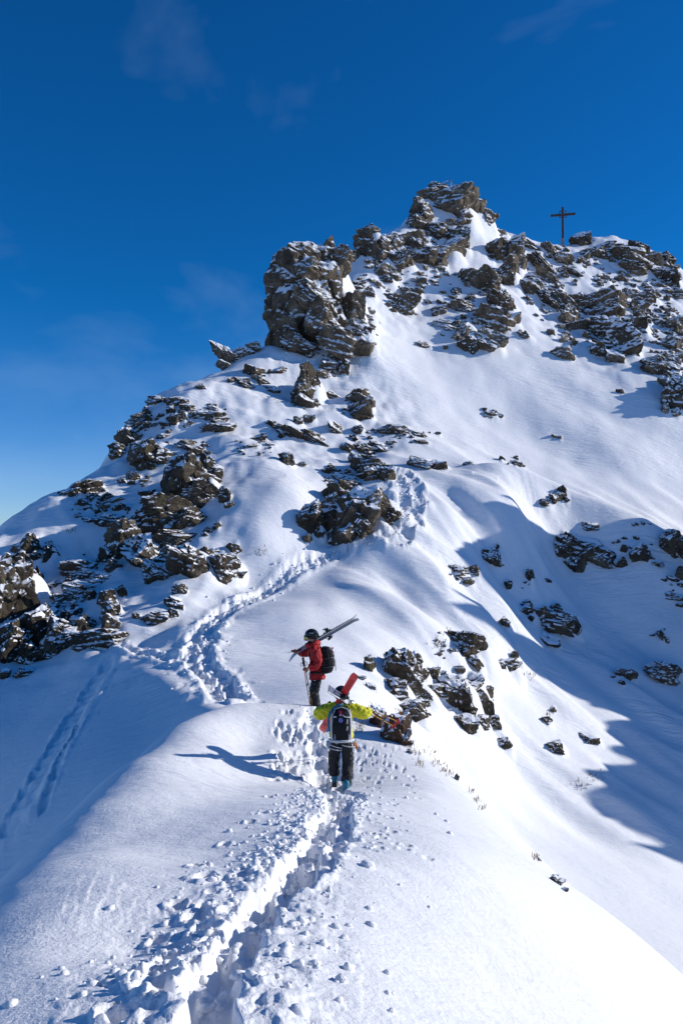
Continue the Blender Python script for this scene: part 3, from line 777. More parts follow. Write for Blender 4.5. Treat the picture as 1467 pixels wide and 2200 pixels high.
outcrop('low rocks left of the biggest rock wall', [(286, 1026, 32, 24, 5), (262, 1034, 20, 14, 0), (316, 1061, 38, 18, 0)], [(300, 1030, 45, 22, 12, 6, 14, 0)])
outcrop('rocks on the left skyline where the shoulder dips', [(178, 1052, 80, 32, -12), (150, 1060, 40, 18, -15), (205, 1042, 34, 22, 0)], [(175, 1055, 50, 16, 18, 6, 15, -8)])
outcrop('scatter of small rocks below the left skyline', [(176, 1082, 32, 18, 0), (218, 1072, 40, 16, -15), (245, 1076, 44, 14, -10), (258, 1090, 32, 18, 0), (228, 1090, 22, 20, 0), (190, 1118, 40, 14, 5), (168, 1110, 26, 12, 0)], [(215, 1095, 65, 32, 46, 5, 14, 0)])
outcrop('rounded layered rock dome in the middle of the left rocks', [(360, 1112, 132, 92, 4), (358, 1166, 112, 42, 0), (400, 1120, 60, 56, 10), (320, 1115, 50, 60, -10)], [(360, 1080, 55, 18, 16, 8, 18, 5), (360, 1160, 55, 14, 10, 8, 18, 0)])
outcrop('long diagonal dark slab running down left of the layered dome', [(262, 1165, 62, 84, 20), (306, 1195, 100, 66, 42), (345, 1232, 80, 44, 35), (240, 1124, 54, 34, 5)], [(255, 1130, 30, 18, 10, 7, 16, 10)])
outcrop('dark rock base below the layered dome', [(398, 1215, 96, 74, 12), (442, 1200, 44, 42, 5), (365, 1205, 50, 50, 10)], [(430, 1190, 40, 18, 10, 7, 16, 5)])
outcrop('wedge-shaped rock at the right foot of the left rocks', [(482, 1226, 66, 66, 25), (505, 1238, 44, 28, 15), (470, 1195, 24, 30, 0)], [(500, 1230, 30, 20, 8, 6, 14, 10)])
boulder('rounded snow-capped boulder above the wedge-shaped rock', 502, 1180, 36, 28, 0)
outcrop('little dark stones right of the layered dome', [(450, 1140, 24, 16, 0), (466, 1130, 16, 22, 0), (440, 1148, 18, 10, 0)])
outcrop('pair of leaning stones beside the boot track junction', [(372, 1296, 38, 26, 35), (386, 1266, 34, 26, 30), (372, 1318, 30, 22, 0), (385, 1305, 20, 14, 0)])
boulder('wide low boulder with a snow hood near the boot track', 332, 1332, 54, 28, -5)
boulder('small dark stone left of the hooded boulder', 292, 1325, 19, 16, 0)
outcrop('upright rocks near the left edge of the slope', [(60, 1172, 46, 44, -10), (104, 1192, 32, 42, 5), (76, 1196, 36, 26, 0), (40, 1180, 30, 24, 0)], [(75, 1180, 45, 24, 16, 6, 15, 0)])
outcrop('snow-covered ledge rocks in the middle of the lower left', [(168, 1222, 72, 34, 10), (232, 1196, 44, 34, 5), (214, 1246, 64, 28, 5), (243, 1216, 34, 28, 5), (190, 1236, 50, 22, 5)], [(200, 1220, 60, 30, 30, 6, 16, 5)])
outcrop('huge dark rock face at the left edge', [(22, 1270, 110, 138, 0), (62, 1248, 44, 70, 5), (-20, 1290, 90, 120, 0), (84, 1240, 20, 40, 0)], [(60, 1230, 24, 20, 6, 8, 16, 0)], bank=.35)
outcrop('dark blocks along the bottom of the left rocks', [(70, 1362, 80, 92, 0), (140, 1368, 84, 66, 0), (15, 1392, 80, 96, 0), (214, 1380, 96, 44, 5), (106, 1330, 50, 40, 0), (45, 1410, 60, 50, 0), (172, 1350, 50, 50, 5), (95, 1405, 60, 44, 0)],
    [(110, 1330, 70, 24, 14, 8, 20, 0)], bank=.5)
outcrop('lichen-lit pointed rocks at the right end of the lower left rocks', [(236, 1348, 46, 50, 10), (238, 1318, 40, 44, -5), (232, 1288, 40, 40, 10), (150, 1326, 44, 38, 10), (262, 1276, 24, 34, -10)], [(235, 1310, 26, 40, 10, 7, 16, 0)])
outcrop('heap of snow-dusted stones above the bottom blocks', [(130, 1290, 44, 30, -10), (166, 1266, 60, 24, 5), (196, 1280, 30, 26, 0), (150, 1250, 30, 20, 0), (110, 1310, 40, 24, 0)], [(150, 1275, 55, 28, 44, 7, 18, 0)])
outcrop('two low dark rocks at the lower left edge', [(12, 1450, 28, 24, 0), (50, 1448, 42, 22, -15)])
# right bowl
outcrop('large dark overhanging rock in the shaded bowl', [(1238, 1188, 112, 74, 16), (1300, 1206, 60, 40, 8), (1215, 1180, 50, 60, 15), (1332, 1210, 30, 28, 0)], [(1250, 1185, 50, 22, 10, 8, 18, 15)])
boulder('oval rock on the snow above the overhanging rock', 1268, 1133, 42, 19, 0)
outcrop('square rock right of the overhanging rock', [(1370, 1192, 54, 38, 0), (1340, 1180, 20, 18, 10), (1410, 1215, 40, 14, -10)], [(1360, 1165, 45, 14, 10, 6, 13, 10)])
outcrop('massive rock at the right edge below the rib crest', [(1455, 1176, 66, 62, 5), (1500, 1190, 90, 90, 0), (1560, 1190, 110, 110, 0)], [(1380, 1128, 22, 10, 5, 6, 12, 30)])
outcrop('snowy rock knot on the near side of the rib', [(1190, 1070, 44, 26, -15), (1208, 1058, 28, 26, 5), (1165, 1080, 32, 16, -12), (1216, 1074, 14, 16, 0)], [(1190, 1068, 28, 14, 8, 6, 12, -10)])
outcrop('fractured flat rock in the middle of the shaded bowl', [(1060, 1202, 58, 36, 5), (1052, 1190, 44, 18, 5), (1068, 1176, 10, 14, 0)], [(1060, 1200, 24, 12, 5, 6, 12, 5)])
outcrop('cluster of flat rocks left of the fractured rock', [(982, 1230, 50, 26, 0), (1020, 1228, 30, 24, 12), (1000, 1250, 34, 18, 5), (970, 1218, 26, 10, 0)], [(990, 1235, 28, 14, 6, 6, 12, 0)])
outcrop('twin small rocks below the fractured rock', [(1138, 1240, 20, 32, -10), (1090, 1258, 18, 22, 20), (1175, 1248, 20, 10, 10)], [(1140, 1262, 25, 14, 5, 5, 9, 0)])
outcrop('dark boulder with a wind scoop in the shaded bowl', [(1196, 1346, 82, 56, 12), (1180, 1380, 54, 28, -5), (1170, 1330, 44, 40, 10), (1222, 1350, 40, 44, 5)])
outcrop('low rocks above and left of the scooped boulder', [(1128, 1310, 46, 24, 18), (1190, 1305, 32, 15, 0), (1130, 1296, 24, 14, 0), (1140, 1330, 16, 14, 10)], [(1125, 1305, 24, 14, 5, 6, 12, 15)])
boulder('small upright stone left of the scooped boulder', 1085, 1340, 25, 26, 0)
outcrop('rocks at the right edge of the shaded bowl', [(1462, 1240, 20, 40, 0), (1442, 1244, 24, 16, 0), (1444, 1280, 64, 20, 5), (1462, 1300, 30, 12, 10)], [(1440, 1260, 26, 24, 8, 6, 12, 5)])
outcrop('speckled low rocks in the shade at the right', [(1430, 1448, 92, 44, 12), (1400, 1440, 40, 26, 5)], [(1425, 1445, 44, 18, 16, 6, 14, 10)])
outcrop('small dark rocks left of the speckled rocks', [(1350, 1452, 36, 26, -10), (1330, 1445, 24, 18, 0), (1335, 1468, 16, 12, 0)], [(1340, 1448, 30, 15, 10, 5, 11, 0)])
outcrop('two small tilted stones on the shaded slope at the right', [(1420, 1368, 16, 26, -25), (1432, 1376, 10, 16, 0)], [(1415, 1360, 22, 10, 5, 4, 8, 0)])
outcrop('large grey rock with a smooth face above the right rock cluster', [(1002, 1392, 78, 54, 12), (985, 1378, 50, 34, 5), (1024, 1400, 34, 40, 20)], [(955, 1385, 30, 30, 16, 5, 12, -20)])
outcrop('split rock with a pointed fin right of the smooth grey rock', [(1088, 1430, 42, 26, -5), (1104, 1412, 22, 26, 30), (1075, 1432, 24, 18, 0), (1112, 1428, 24, 14, 10)])
outcrop('lichened rock wall at the left of the right rock cluster', [(866, 1440, 60, 84, -25), (850, 1482, 54, 40, 0), (900, 1492, 64, 34, 5), (888, 1420, 34, 34, 0), (880, 1470, 50, 40, -10)], [(880, 1460, 35, 35, 10, 8, 16, -10)])
outcrop('loose blocks in the snow between the two rock walls', [(912, 1452, 22, 30, 10), (932, 1450, 28, 30, 0), (950, 1455, 20, 26, 0), (935, 1485, 40, 24, 5), (900, 1440, 18, 22, -10), (985, 1440, 26, 20, 0), (1025, 1430, 20, 40, -25)], [(930, 1455, 30, 20, 8, 6, 13, 0)])
outcrop('dark cracked rock wall at the right of the right rock cluster', [(985, 1502, 92, 76, 10), (1014, 1480, 64, 58, 10), (1040, 1520, 50, 54, 15), (1000, 1556, 54, 36, 5), (960, 1500, 50, 40, 0), (1060, 1555, 34, 36, 10), (1030, 1555, 40, 36, 10), (1046, 1490, 30, 30, 0)],
    [(1000, 1500, 55, 45, 20, 7, 18, 10)])
outcrop('smooth dark rock lying in front of the two rock walls', [(888, 1532, 58, 46, 28), (908, 1546, 36, 30, 20), (870, 1520, 30, 22, 15)])
boulder('upright mossy stone behind the skier with the red jacket', 790, 1427, 29, 36, -10)
boulder('thin flat stone in the snow below the mossy stone', 774, 1456, 28, 9, 0)
boulder('flat dark stone beneath the thin flat stone', 796, 1476, 28, 14, 12)
boulder('mossy boulder under a snow hood below the rock walls', 1084, 1600, 34, 28, -15)
boulder('round boulder on the lit slope right of the hooded one', 1192, 1608, 40, 27, 0)
boulder('small stone poking from a drift on the lit slope', 1172, 1548, 26, 20, -20)
boulder('tiny stone above the one poking from the drift', 1188, 1526, 12, 14, 0)
boulder('long flat stone at the right end of the lit slope', 1265, 1591, 48, 20, 22)
boulder('rust-red lichened rock on the ridge edge behind the ski poles', 812, 1546, 38, 48, 0, rusty=True)
rust_rock = outcrop('jagged rust-stained rock on the ridge edge right of the ski poles', [(852, 1572, 56, 66, 12), (872, 1590, 34, 40, 30)], [(878, 1608, 10, 14, 5, 6, 12, 20)])
for o_ in rust_rock.children:
    o_.data = rk.choice(RUSTY)
boulder('small dark stone on the ridge edge right of the yellow jacket', 981, 1671, 13, 16, 20)
outcrop('pair of snow-topped stones on the lower ridge edge', [(1198, 1893, 36, 20, 25), (1213, 1911, 16, 12, 10)])
boulder('little stone on the ridge edge above the snow-topped pair', 1159, 1848, 9, 14, -10)
#ROCKS_END

# ------------------------------------------------------------------ the snow-covered ground
SNOWLOAD = np.zeros_like(ZG)
for bx, by, rx, ry, top, drop_, k_ in BANKS:
    rr = 2.2 * max(rx, ry); rho = math.hypot(bx, by); th = math.atan2(bx, by)
    i0, i1 = np.searchsorted(TH, [th - rr / rho, th + rr / rho]); j0, j1 = np.searchsorted(LR, [math.log(max(rho - rr, 1)), math.log(rho + rr)])
    if i1 - i0 < 2 or j1 - j0 < 2: continue
    X = XG[i0:i1, j0:j1]; Y = YG[i0:i1, j0:j1]; z0 = ZG[i0:i1, j0:j1]
    wv = 0.22 * fbm(X / rx * .9, Y / rx * .9, 2, bx + by)
    q = ((X - bx) / rx) ** 2 + ((Y - by) / ry) ** 2
    ZG[i0:i1, j0:j1] = smax(z0, top + drop_ * (wv - q * 0.85), k_)
set_E()
ground = bpy.data.objects.new('snow_slope', grid_mesh('snow_slope', XG, YG, ZG))
ground.data.materials.append(M_SNOW)
ground['kind'] = 'structure'
COL.objects.link(ground)

# ------------------------------------------------------------------ unseen ridge inferred off to the right, its crest shaped to shade the bowl
EDGE = [(1065, 1062), (1048, 1085), (1114, 1093), (1075, 1145), (1020, 1165), (985, 1190), (965, 1262), (968, 1298), (1040, 1310), (1046, 1340), (1090, 1380), (1178, 1400),
        (1180, 1462), (1272, 1508), (1292, 1522), (1370, 1550), (1312, 1556), (1342, 1640), (1265, 1662), (1292, 1682), (1282, 1750), (1322, 1762), (1376, 1790), (1362, 1812), (1460, 1824)]
H_ = Vector((math.sin(SUN_B), math.cos(SUN_B), 0)); U_ = SUN_DIR.cross(H_)
if U_.z < 0: U_ = -U_
se = []
for p in EDGE:
    k = surf(*p)
    se.append((k.dot(H_), k.dot(U_)))
se.sort()
se = [(se[0][0] - 3.5, se[0][1] - 9), (se[0][0] - 1.0, se[0][1] - 3)] + se + [(se[-1][0] + 1.2, se[-1][1] - 3), (se[-1][0] + 4, se[-1][1] - 10)]
ss = np.linspace(se[0][0], se[-1][0], 420)
ee = np.interp(ss, [a for a, _ in se], [b for _, b in se])
ee = ee + 0.55 * crest_noise(ss / 1.1, ss * 0, 77) - 0.2 + 0.22 * fbm(ss / 0.7, ss * 0, 3, 78)
V_ = np.linspace(-1, 1, 61)
SS, VV = np.meshgrid(ss, V_, indexing='ij')
EE = np.repeat(ee[:, None], len(V_), 1)
tt = 40.0
base_p = SS[..., None] * np.array(H_) + EE[..., None] * np.array(U_) + (tt - 6) * np.array(SUN_DIR)
out = VV * 14.0 + np.where(np.abs(VV) > 0.04, 0.5 * fbm(SS / 1.6, VV * 9, 3, 78), 0)
drop = np.abs(VV) ** 0.9 * 26.0 + np.where(np.abs(VV) > 0.04, np.abs(fbm(SS / 1.3, VV * 11, 4, 79)) * 1.2, 0)
hx = np.array((SUN_DIR.x, SUN_DIR.y, 0)) / math.hypot(SUN_DIR.x, SUN_DIR.y)
RP = base_p + out[..., None] * hx
RP[..., 2] -= drop
rid = bpy.data.objects.new('mountain_ridge', grid_mesh('mountain_ridge', RP[..., 0], RP[..., 1], RP[..., 2]))
rid.data.materials.append(M_RIDGE)
rid['kind'] = 'structure'
COL.objects.link(rid)

#PEOPLE_BEGIN
# ------------------------------------------------------------------ the snowbound valley floor all round, far below
va = np.linspace(0, 2 * np.pi, 181); vr = np.concatenate([[0.5], np.geomspace(20, 2600, 60)])
VA, VR = np.meshgrid(va, vr, indexing='ij')
VX, VY = VR * np.sin(VA), VR * np.cos(VA)
VZ = -95 + np.minimum(VR / 400, 1) * 55 * fbm(VX / 420, VY / 420, 4, 90) - VR * 0.02
val = bpy.data.objects.new('valley', grid_mesh('valley', VX, VY, VZ)); val.data.materials.append(M_SNOW); val['kind'] = 'structure'; COL.objects.link(val)

# ------------------------------------------------------------------ the two ski tourers and what they carry
def plain(name, col, rough=0.7, spec=0.3, metal=0.0, wrinkle=0.0, wscale=14, fade=0.0):
    m, n, l, b = mat(name)
    b.inputs['Roughness'].default_value = rough; b.inputs['Specular IOR Level'].default_value = spec; b.inputs['Metallic'].default_value = metal
    oc = n.new('ShaderNodeTexCoord').outputs['Object']
    v = noise(n, l, oc, 9.0, 4, 0.6).outputs['Fac']
    l.new(mixc(n, l, v, tuple(c * 0.86 for c in col), tuple(min(c * 1.14, 1) for c in col)), b.inputs['Base Color'])
    if wrinkle:
        w = noise(n, l, mapping(n, l, oc, (1, 1, 1.8)), wscale, 3, 0.5, 0.8).outputs['Fac']
        l.new(bump(n, l, w, wrinkle), b.inputs['Normal'])
    return m
M_SKIN = plain('skin', (0.55, 0.33, 0.24), 0.5)
M_YEL = plain('yellow_shell_fabric', (0.62, 0.58, 0.02), 0.55, 0.3, 0, 0.03, 11)
M_RED = plain('red_shell_fabric', (0.36, 0.012, 0.014), 0.6, 0.3, 0, 0.03, 11)
M_BLK = plain('black_fabric', (0.007, 0.007, 0.009), 0.75, 0.3, 0, 0.025, 13)
M_TRS = plain('black_trouser_fabric', (0.008, 0.0085, 0.012), 0.6, 0.35, 0, 0.03, 9)
M_GREY = plain('pale_grey_fabric', (0.50, 0.51, 0.54), 0.7, 0.3, 0, 0.01)
M_TEAL = plain('teal_plastic', (0.01, 0.16, 0.24), 0.4, 0.5)
M_TEALF = plain('teal_fabric', (0.01, 0.13, 0.24), 0.65, 0.3)
M_BLKP = plain('black_plastic', (0.012, 0.012, 0.014), 0.3, 0.5)
M_TAN = plain('tan_leather', (0.27, 0.12, 0.05), 0.65, 0.3, 0, 0.01)
M_LENS = plain('gold_goggle_lens', (0.55, 0.42, 0.08), 0.12, 0.8, 0.55)
M_STEEL = plain('steel', (0.55, 0.55, 0.57), 0.3, 0.5, 0.9)
M_DSTEEL = plain('dark_steel', (0.10, 0.10, 0.11), 0.4, 0.5, 0.6)
M_SKIRED = plain('red_ski_base', (0.66, 0.035, 0.035), 0.35, 0.5)
M_SKIW = plain('white_ski_topsheet', (0.62, 0.63, 0.66), 0.3, 0.5)
M_SKIB = plain('black_ski_topsheet', (0.018, 0.022, 0.03), 0.3, 0.5)
M_SKIT = plain('teal_ski_tip', (0.03, 0.14, 0.22), 0.35, 0.5)
M_SKIG = plain('grey_ski_base', (0.46, 0.47, 0.49), 0.35, 0.5)
M_ORANGE = plain('orange_shaft', (0.62, 0.17, 0.02), 0.35, 0.5)
M_BRONZE = plain('bronze_shaft', (0.42, 0.20, 0.04), 0.35, 0.5, 0.3)
M_BASKET = plain('red_basket_plastic', (0.75, 0.05, 0.05), 0.45, 0.4)
M_BADGE = plain('violet_badge', (0.22, 0.24, 0.60), 0.6, 0.3)
M_BADGED = plain('dark_badge_ring', (0.04, 0.05, 0.20), 0.6, 0.3)
M_PINK = plain('crimson_tape', (0.50, 0.015, 0.07), 0.6, 0.3)
M_DARKRED = plain('dark_print', (0.16, 0.02, 0.022), 0.4, 0.4)
M_LIME = plain('lime_tab', (0.45, 0.55, 0.04), 0.6, 0.3)
DG = bpy.context.evaluated_depsgraph_get

def link(name, me, m=None, parent=None):
    if m is not None: me.materials.append(m)
    o = bpy.data.objects.new(name, me); COL.objects.link(o)
    if parent is not None: o.parent = parent
    return o

def skin(name, pts, chains, m, parent=None, root=None, sub=2, squash=None):
    """one continuous surface grown round a skeleton. pts: key -> (x, y, z, r) or (x, y, z, rx, ry)"""
    keys = list(pts); ix = {k: i for i, k in enumerate(keys)}
    es = set()
    for c in chains:
        for a, b in zip(c, c[1:]): es.add((ix[a], ix[b]))
    me = bpy.data.meshes.new(name)
    me.from_pydata([pts[k][:3] for k in keys], list(es), [])
    o = bpy.data.objects.new(name, me); COL.objects.link(o)
    sk = o.modifiers.new('skin', 'SKIN'); sk.use_smooth_shade = True; sk.branch_smoothing = 0.4
    for k in keys:
        p = pts[k]; d = me.skin_vertices[0].data[ix[k]]
        d.radius = (p[3], p[4] if len(p) > 4 else p[3]); d.use_root = (k == (root or keys[0]))
    sb = o.modifiers.new('sub', 'SUBSURF'); sb.levels = sub; sb.render_levels = sub
    dg = bpy.context.evaluated_depsgraph_get(); dg.update()
    new = bpy.data.meshes.new_from_object(o.evaluated_get(dg))
    bpy.data.objects.remove(o); bpy.data.meshes.remove(me)
    new.name = name
    for p in new.polygons: p.use_smooth = True
    if not len(new.vertices): print('EMPTY SKIN', name)
    new.materials.clear()
    return link(name, new, m, parent)

def rumple(o, amp, sc, seed=0):
    """soft folds in cloth"""
    me = o.data; me.update()
    for v in me.vertices:
        q = v.co * sc + Vector((seed, seed * 2, 0))
        v.co += v.normal * amp * (1 - 2.4 * abs(mno.noise(Vector((q.x, q.y, q.z * 1.7)))))

def tube(bm, pts, r, seg=8, mi=0, close=False, r1=None):
    pts = [Vector(p) for p in pts]; n = len(pts); rings = []
    up = Vector((0.13, 0.31, 0.94))
    for i, p in enumerate(pts):
        t = (pts[(i + 1) % n] - pts[i - 1]) if close else (pts[min(i + 1, n - 1)] - pts[max(i - 1, 0)])
        t.normalize(); s = t.cross(up)
        if s.length < 1e-3: s = t.cross(Vector((1, 0, 0)))
        s.normalize(); w = s.cross(t)
        rr = r if r1 is None else r + (r1 - r) * i / (n - 1)
        rings.append([bm.verts.new(p + (s * math.cos(6.2832 * k / seg) + w * math.sin(6.2832 * k / seg)) * rr) for k in range(seg)])
    for i in range(n if close else n - 1):
        a, b = rings[i], rings[(i + 1) % n]
        for k in range(seg):
            f = bm.faces.new((a[k], a[(k + 1) % seg], b[(k + 1) % seg], b[k])); f.material_index = mi; f.smooth = True
    if not close:
        for q in (rings[0][::-1], rings[-1]):
            f = bm.faces.new(q); f.material_index = mi

def box(bm, c, s, mi=0, bev=0.0, rot=None):
    g = bmesh.ops.create_cube(bm, size=1.0)
    vs_ = g['verts']
    M = Matrix.Translation(Vector(c)) @ (rot.to_matrix().to_4x4() if rot else Matrix.Identity(4)) @ Matrix.Diagonal((s[0], s[1], s[2], 1))
    bmesh.ops.transform(bm, matrix=M, verts=vs_)
    fs = {f for v in vs_ for f in v.link_faces}
    for f in fs: f.material_index = mi
    if bev:
        es = list({e for f in fs for e in f.edges})
        r = bmesh.ops.bevel(bm, geom=es, offset=bev, segments=2, affect='EDGES', profile=0.6)
        for f in r['faces']: f.material_index = mi

def done(name, bm, mats, parent=None):
    me = bpy.data.meshes.new(name); bmesh.ops.recalc_face_normals(bm, faces=bm.faces[:]); bm.to_mesh(me); bm.free()
    for m in mats: me.materials.append(m)
    return link(name, me, None, parent)

def tubes(name, lines, r, m, parent=None, close=False, r1=None, seg=8):
    bm = bmesh.new()
    for q in lines: tube(bm, q, r, seg, 0, close, r1)
    return done(name, bm, [m], parent)

def loft(name, secs, m, parent=None, n=28, p=3.0, caps=True):
    """rounded box sections stacked along z: (z, cx, cy, half width, half depth)"""
    bm = bmesh.new(); rings = []
    for z, cx, cy, hw, hd in secs:
        rg = []
        for k in range(n):
            a = 6.2832 * k / n; c, s = math.cos(a), math.sin(a)
            rg.append(bm.verts.new((cx + hw * math.copysign(abs(c) ** (2 / p), c), cy + hd * math.copysign(abs(s) ** (2 / p), s), z)))
        rings.append(rg)
    for a, b in zip(rings, rings[1:]):
        for k in range(n):
            f = bm.faces.new((a[k], a[(k + 1) % n], b[(k + 1) % n], b[k])); f.smooth = True
    bm.faces.new(rings[0][::-1]); bm.faces.new(rings[-1])
    return done(name, bm, [m], parent)

def thing(name, label, cat, loc=(0, 0, 0), rotz=0.0, group=None):
    o = bpy.data.objects.new(name, None); o.empty_display_size = .2; COL.objects.link(o)
    o.location = loc; o.rotation_euler = (0, 0, rotz); o['label'] = label; o['category'] = cat
    if group: o['group'] = group
    return o

def glove(name, wrist, tip, palm_n, m, parent, curl=0.5, mitten=False):
    """a gloved hand: palm, bent fingers of unequal length, thumb off the side of the palm (or a mitten with its thumb)"""
    w = Vector(wrist); d = (Vector(tip) - w); L = d.length; d.normalize()
    n = Vector(palm_n); n = (n - d * n.dot(d)).normalized(); s = d.cross(n)
    pts = {'w': (*w, .036, .030), 'p': (*(w + d * L * .35), .044, .026)}
    ch = [['w', 'p']]
    if mitten:
        a = w + d * L * .68 + n * L * .10; b = w + d * L * .86 + n * L * .32 * curl * 2
        pts['m1'] = (*a, .052, .036); pts['m2'] = (*b, .040, .030); ch.append(['p', 'm1', 'm2'])
    else:
        for i, (o, le) in enumerate(((-.026, .88), (-.009, 1.0), (.009, .94), (.026, .78))):
            k = w + d * L * .55 + s * o; k2 = k + (d * .55 + n * .8 * curl) * L * .28 * le; k3 = k2 + (d * (.5 - curl) + n * 1.2 * curl) * L * .24 * le
            pts['k%d' % i] = (*k, .0115); pts['l%d' % i] = (*k2, .0105); pts['t%d' % i] = (*k3, .009)
            ch.append(['p', 'k%d' % i, 'l%d' % i, 't%d' % i])
    a = w + d * L * .30 + s * .045 + n * .01; b = a + (d * .6 + s * .35 + n * .5) * L * .30; 
    pts['th'] = (*a, .019 if mitten else .014); pts['tt'] = (*b, .016 if mitten else .011); ch.append(['p', 'th', 'tt'])
    return skin(name, pts, ch, m, parent, 'p', 2)

def make_body(J, parent, rad=1.0):
    """the whole figure as one skin: trunk, neck, head with nose and ears, arms, legs"""
    P_ = {}
    def a(k, r, r2=None): P_[k] = (*J[k], r * rad, (r2 or r) * rad)
    a('pelvis', .145, .105); a('waist', .125, .095); a('chest', .15, .11); a('neck', .058); a('jaw', .070, .078); a('head', .088, .100); a('crown', .066, .075)
    P_['nose'] = (*J['nose'], .014)
    for s in 'LR':
        a('sh' + s, .068); a('el' + s, .047); a('wr' + s, .030); a('ha' + s, .034)
        a('hip' + s, .092); a('kn' + s, .062); a('an' + s, .042); a('to' + s, .036)
        P_['ear' + s] = (*J['ear' + s], .014)
    ch = [['pelvis', 'waist', 'chest', 'neck', 'jaw', 'head', 'crown'], ['head', 'nose']]
    for s in 'LR':
        ch += [['chest', 'sh' + s, 'el' + s, 'wr' + s, 'ha' + s], ['pelvis', 'hip' + s, 'kn' + s, 'an' + s, 'to' + s], ['head', 'ear' + s]]
    return skin('body', P_, ch, M_SKIN, parent, 'pelvis', 2)

def clothes(J, parent, jm, tm, hem=-.10, boot_top=.30):
    P_ = {k: (*J[k], r, r2) for k, r, r2 in (('pelvis', .185, .145), ('waist', .172, .138), ('chest', .196, .150), ('neck', .088, .09))}
    h = Vector(J['pelvis']); P_['hem'] = (h.x, h.y, h.z + hem, .190, .150)
    for s in 'LR':
        P_['sh' + s] = (*J['sh' + s], .108, .108); P_['el' + s] = (*J['el' + s], .098, .098); P_['wr' + s] = (*J['wr' + s], .066, .066)
        m_ = (Vector(J['sh' + s]) + Vector(J['el' + s])) / 2; P_['ua' + s] = (*m_, .104, .104)
    ch = [['hem', 'pelvis', 'waist', 'chest', 'neck']] + [['chest', 'sh' + s, 'ua' + s, 'el' + s, 'wr' + s] for s in 'LR']
    j = skin('jacket', P_, ch, jm, parent, 'pelvis', 3); rumple(j, .026, 11.0, 3)
    P_ = {'pelvis': (*J['pelvis'], .165, .135)}; ch = []
    w_ = Vector(J['waist']); P_['top'] = (*(Vector(J['pelvis']) * .5 + w_ * .5), .15, .12); ch.append(['top', 'pelvis'])
    for s in 'LR':
        hp, kn, an = (Vector(J[k + s]) for k in ('hip', 'kn', 'an'))
        P_['hip' + s] = (*hp, .120, .118); P_['th' + s] = (*((hp + kn) / 2), .100, .100); P_['kn' + s] = (*kn, .088, .088)
        P_['ca' + s] = (*(kn * .5 + an * .5), .088, .088); P_['cu' + s] = (*(an + (kn - an) * .16), .092, .092)
        ch.append(['pelvis', 'hip' + s, 'th' + s, 'kn' + s, 'ca' + s, 'cu' + s])
    t = skin('trousers', P_, ch, tm, parent, 'pelvis', 3); rumple(t, .016, 8.0, 9)
    return j, t

def boot(parent, an, to, shell, cuff):
    an, to = Vector(an), Vector(to); d = to - an; d.z = 0; d.normalize(); z = Vector((0, 0, 1))
    sole = an.z - .085
    heel = Vector((an.x, an.y, 0)) - d * .075; toe = Vector((an.x, an.y, 0)) + d * .21
    pts = {'c': (*(an + z * .17 - d * .01), .068), 'a': (*(an + z * .03), .064), 'h': (*(heel + z * (sole + .06)), .052), 'i': (*(an + d * .08 - z * .03), .055), 't': (*(toe + z * (sole + .045)), .046, .042)}
    b = skin('boot', pts, [['c', 'a', 'i', 't'], ['a', 'h']], shell, parent, 'a', 2)
    bm = bmesh.new()
    ang = math.atan2(d.y, d.x)
    box(bm, (heel + toe) / 2 + z * (sole - .004), (.31, .085, .03), 0, .008, Euler((0, 0, ang)))
    done('sole', bm, [M_BLKP], b)
    bm = bmesh.new(); s = d.cross(z)
    for off, zz in ((.05, .02), (.02, .08), (.0, .13)):
        c = an + d * (off + .03) + z * (zz - .03)
        tube(bm, [c + s * .07 - d * .03, c + s * .055 + d * .03, c - s * .055 + d * .03, c - s * .07 - d * .03], .009, 6)
    done('buckle', bm, [cuff], b)
    return b

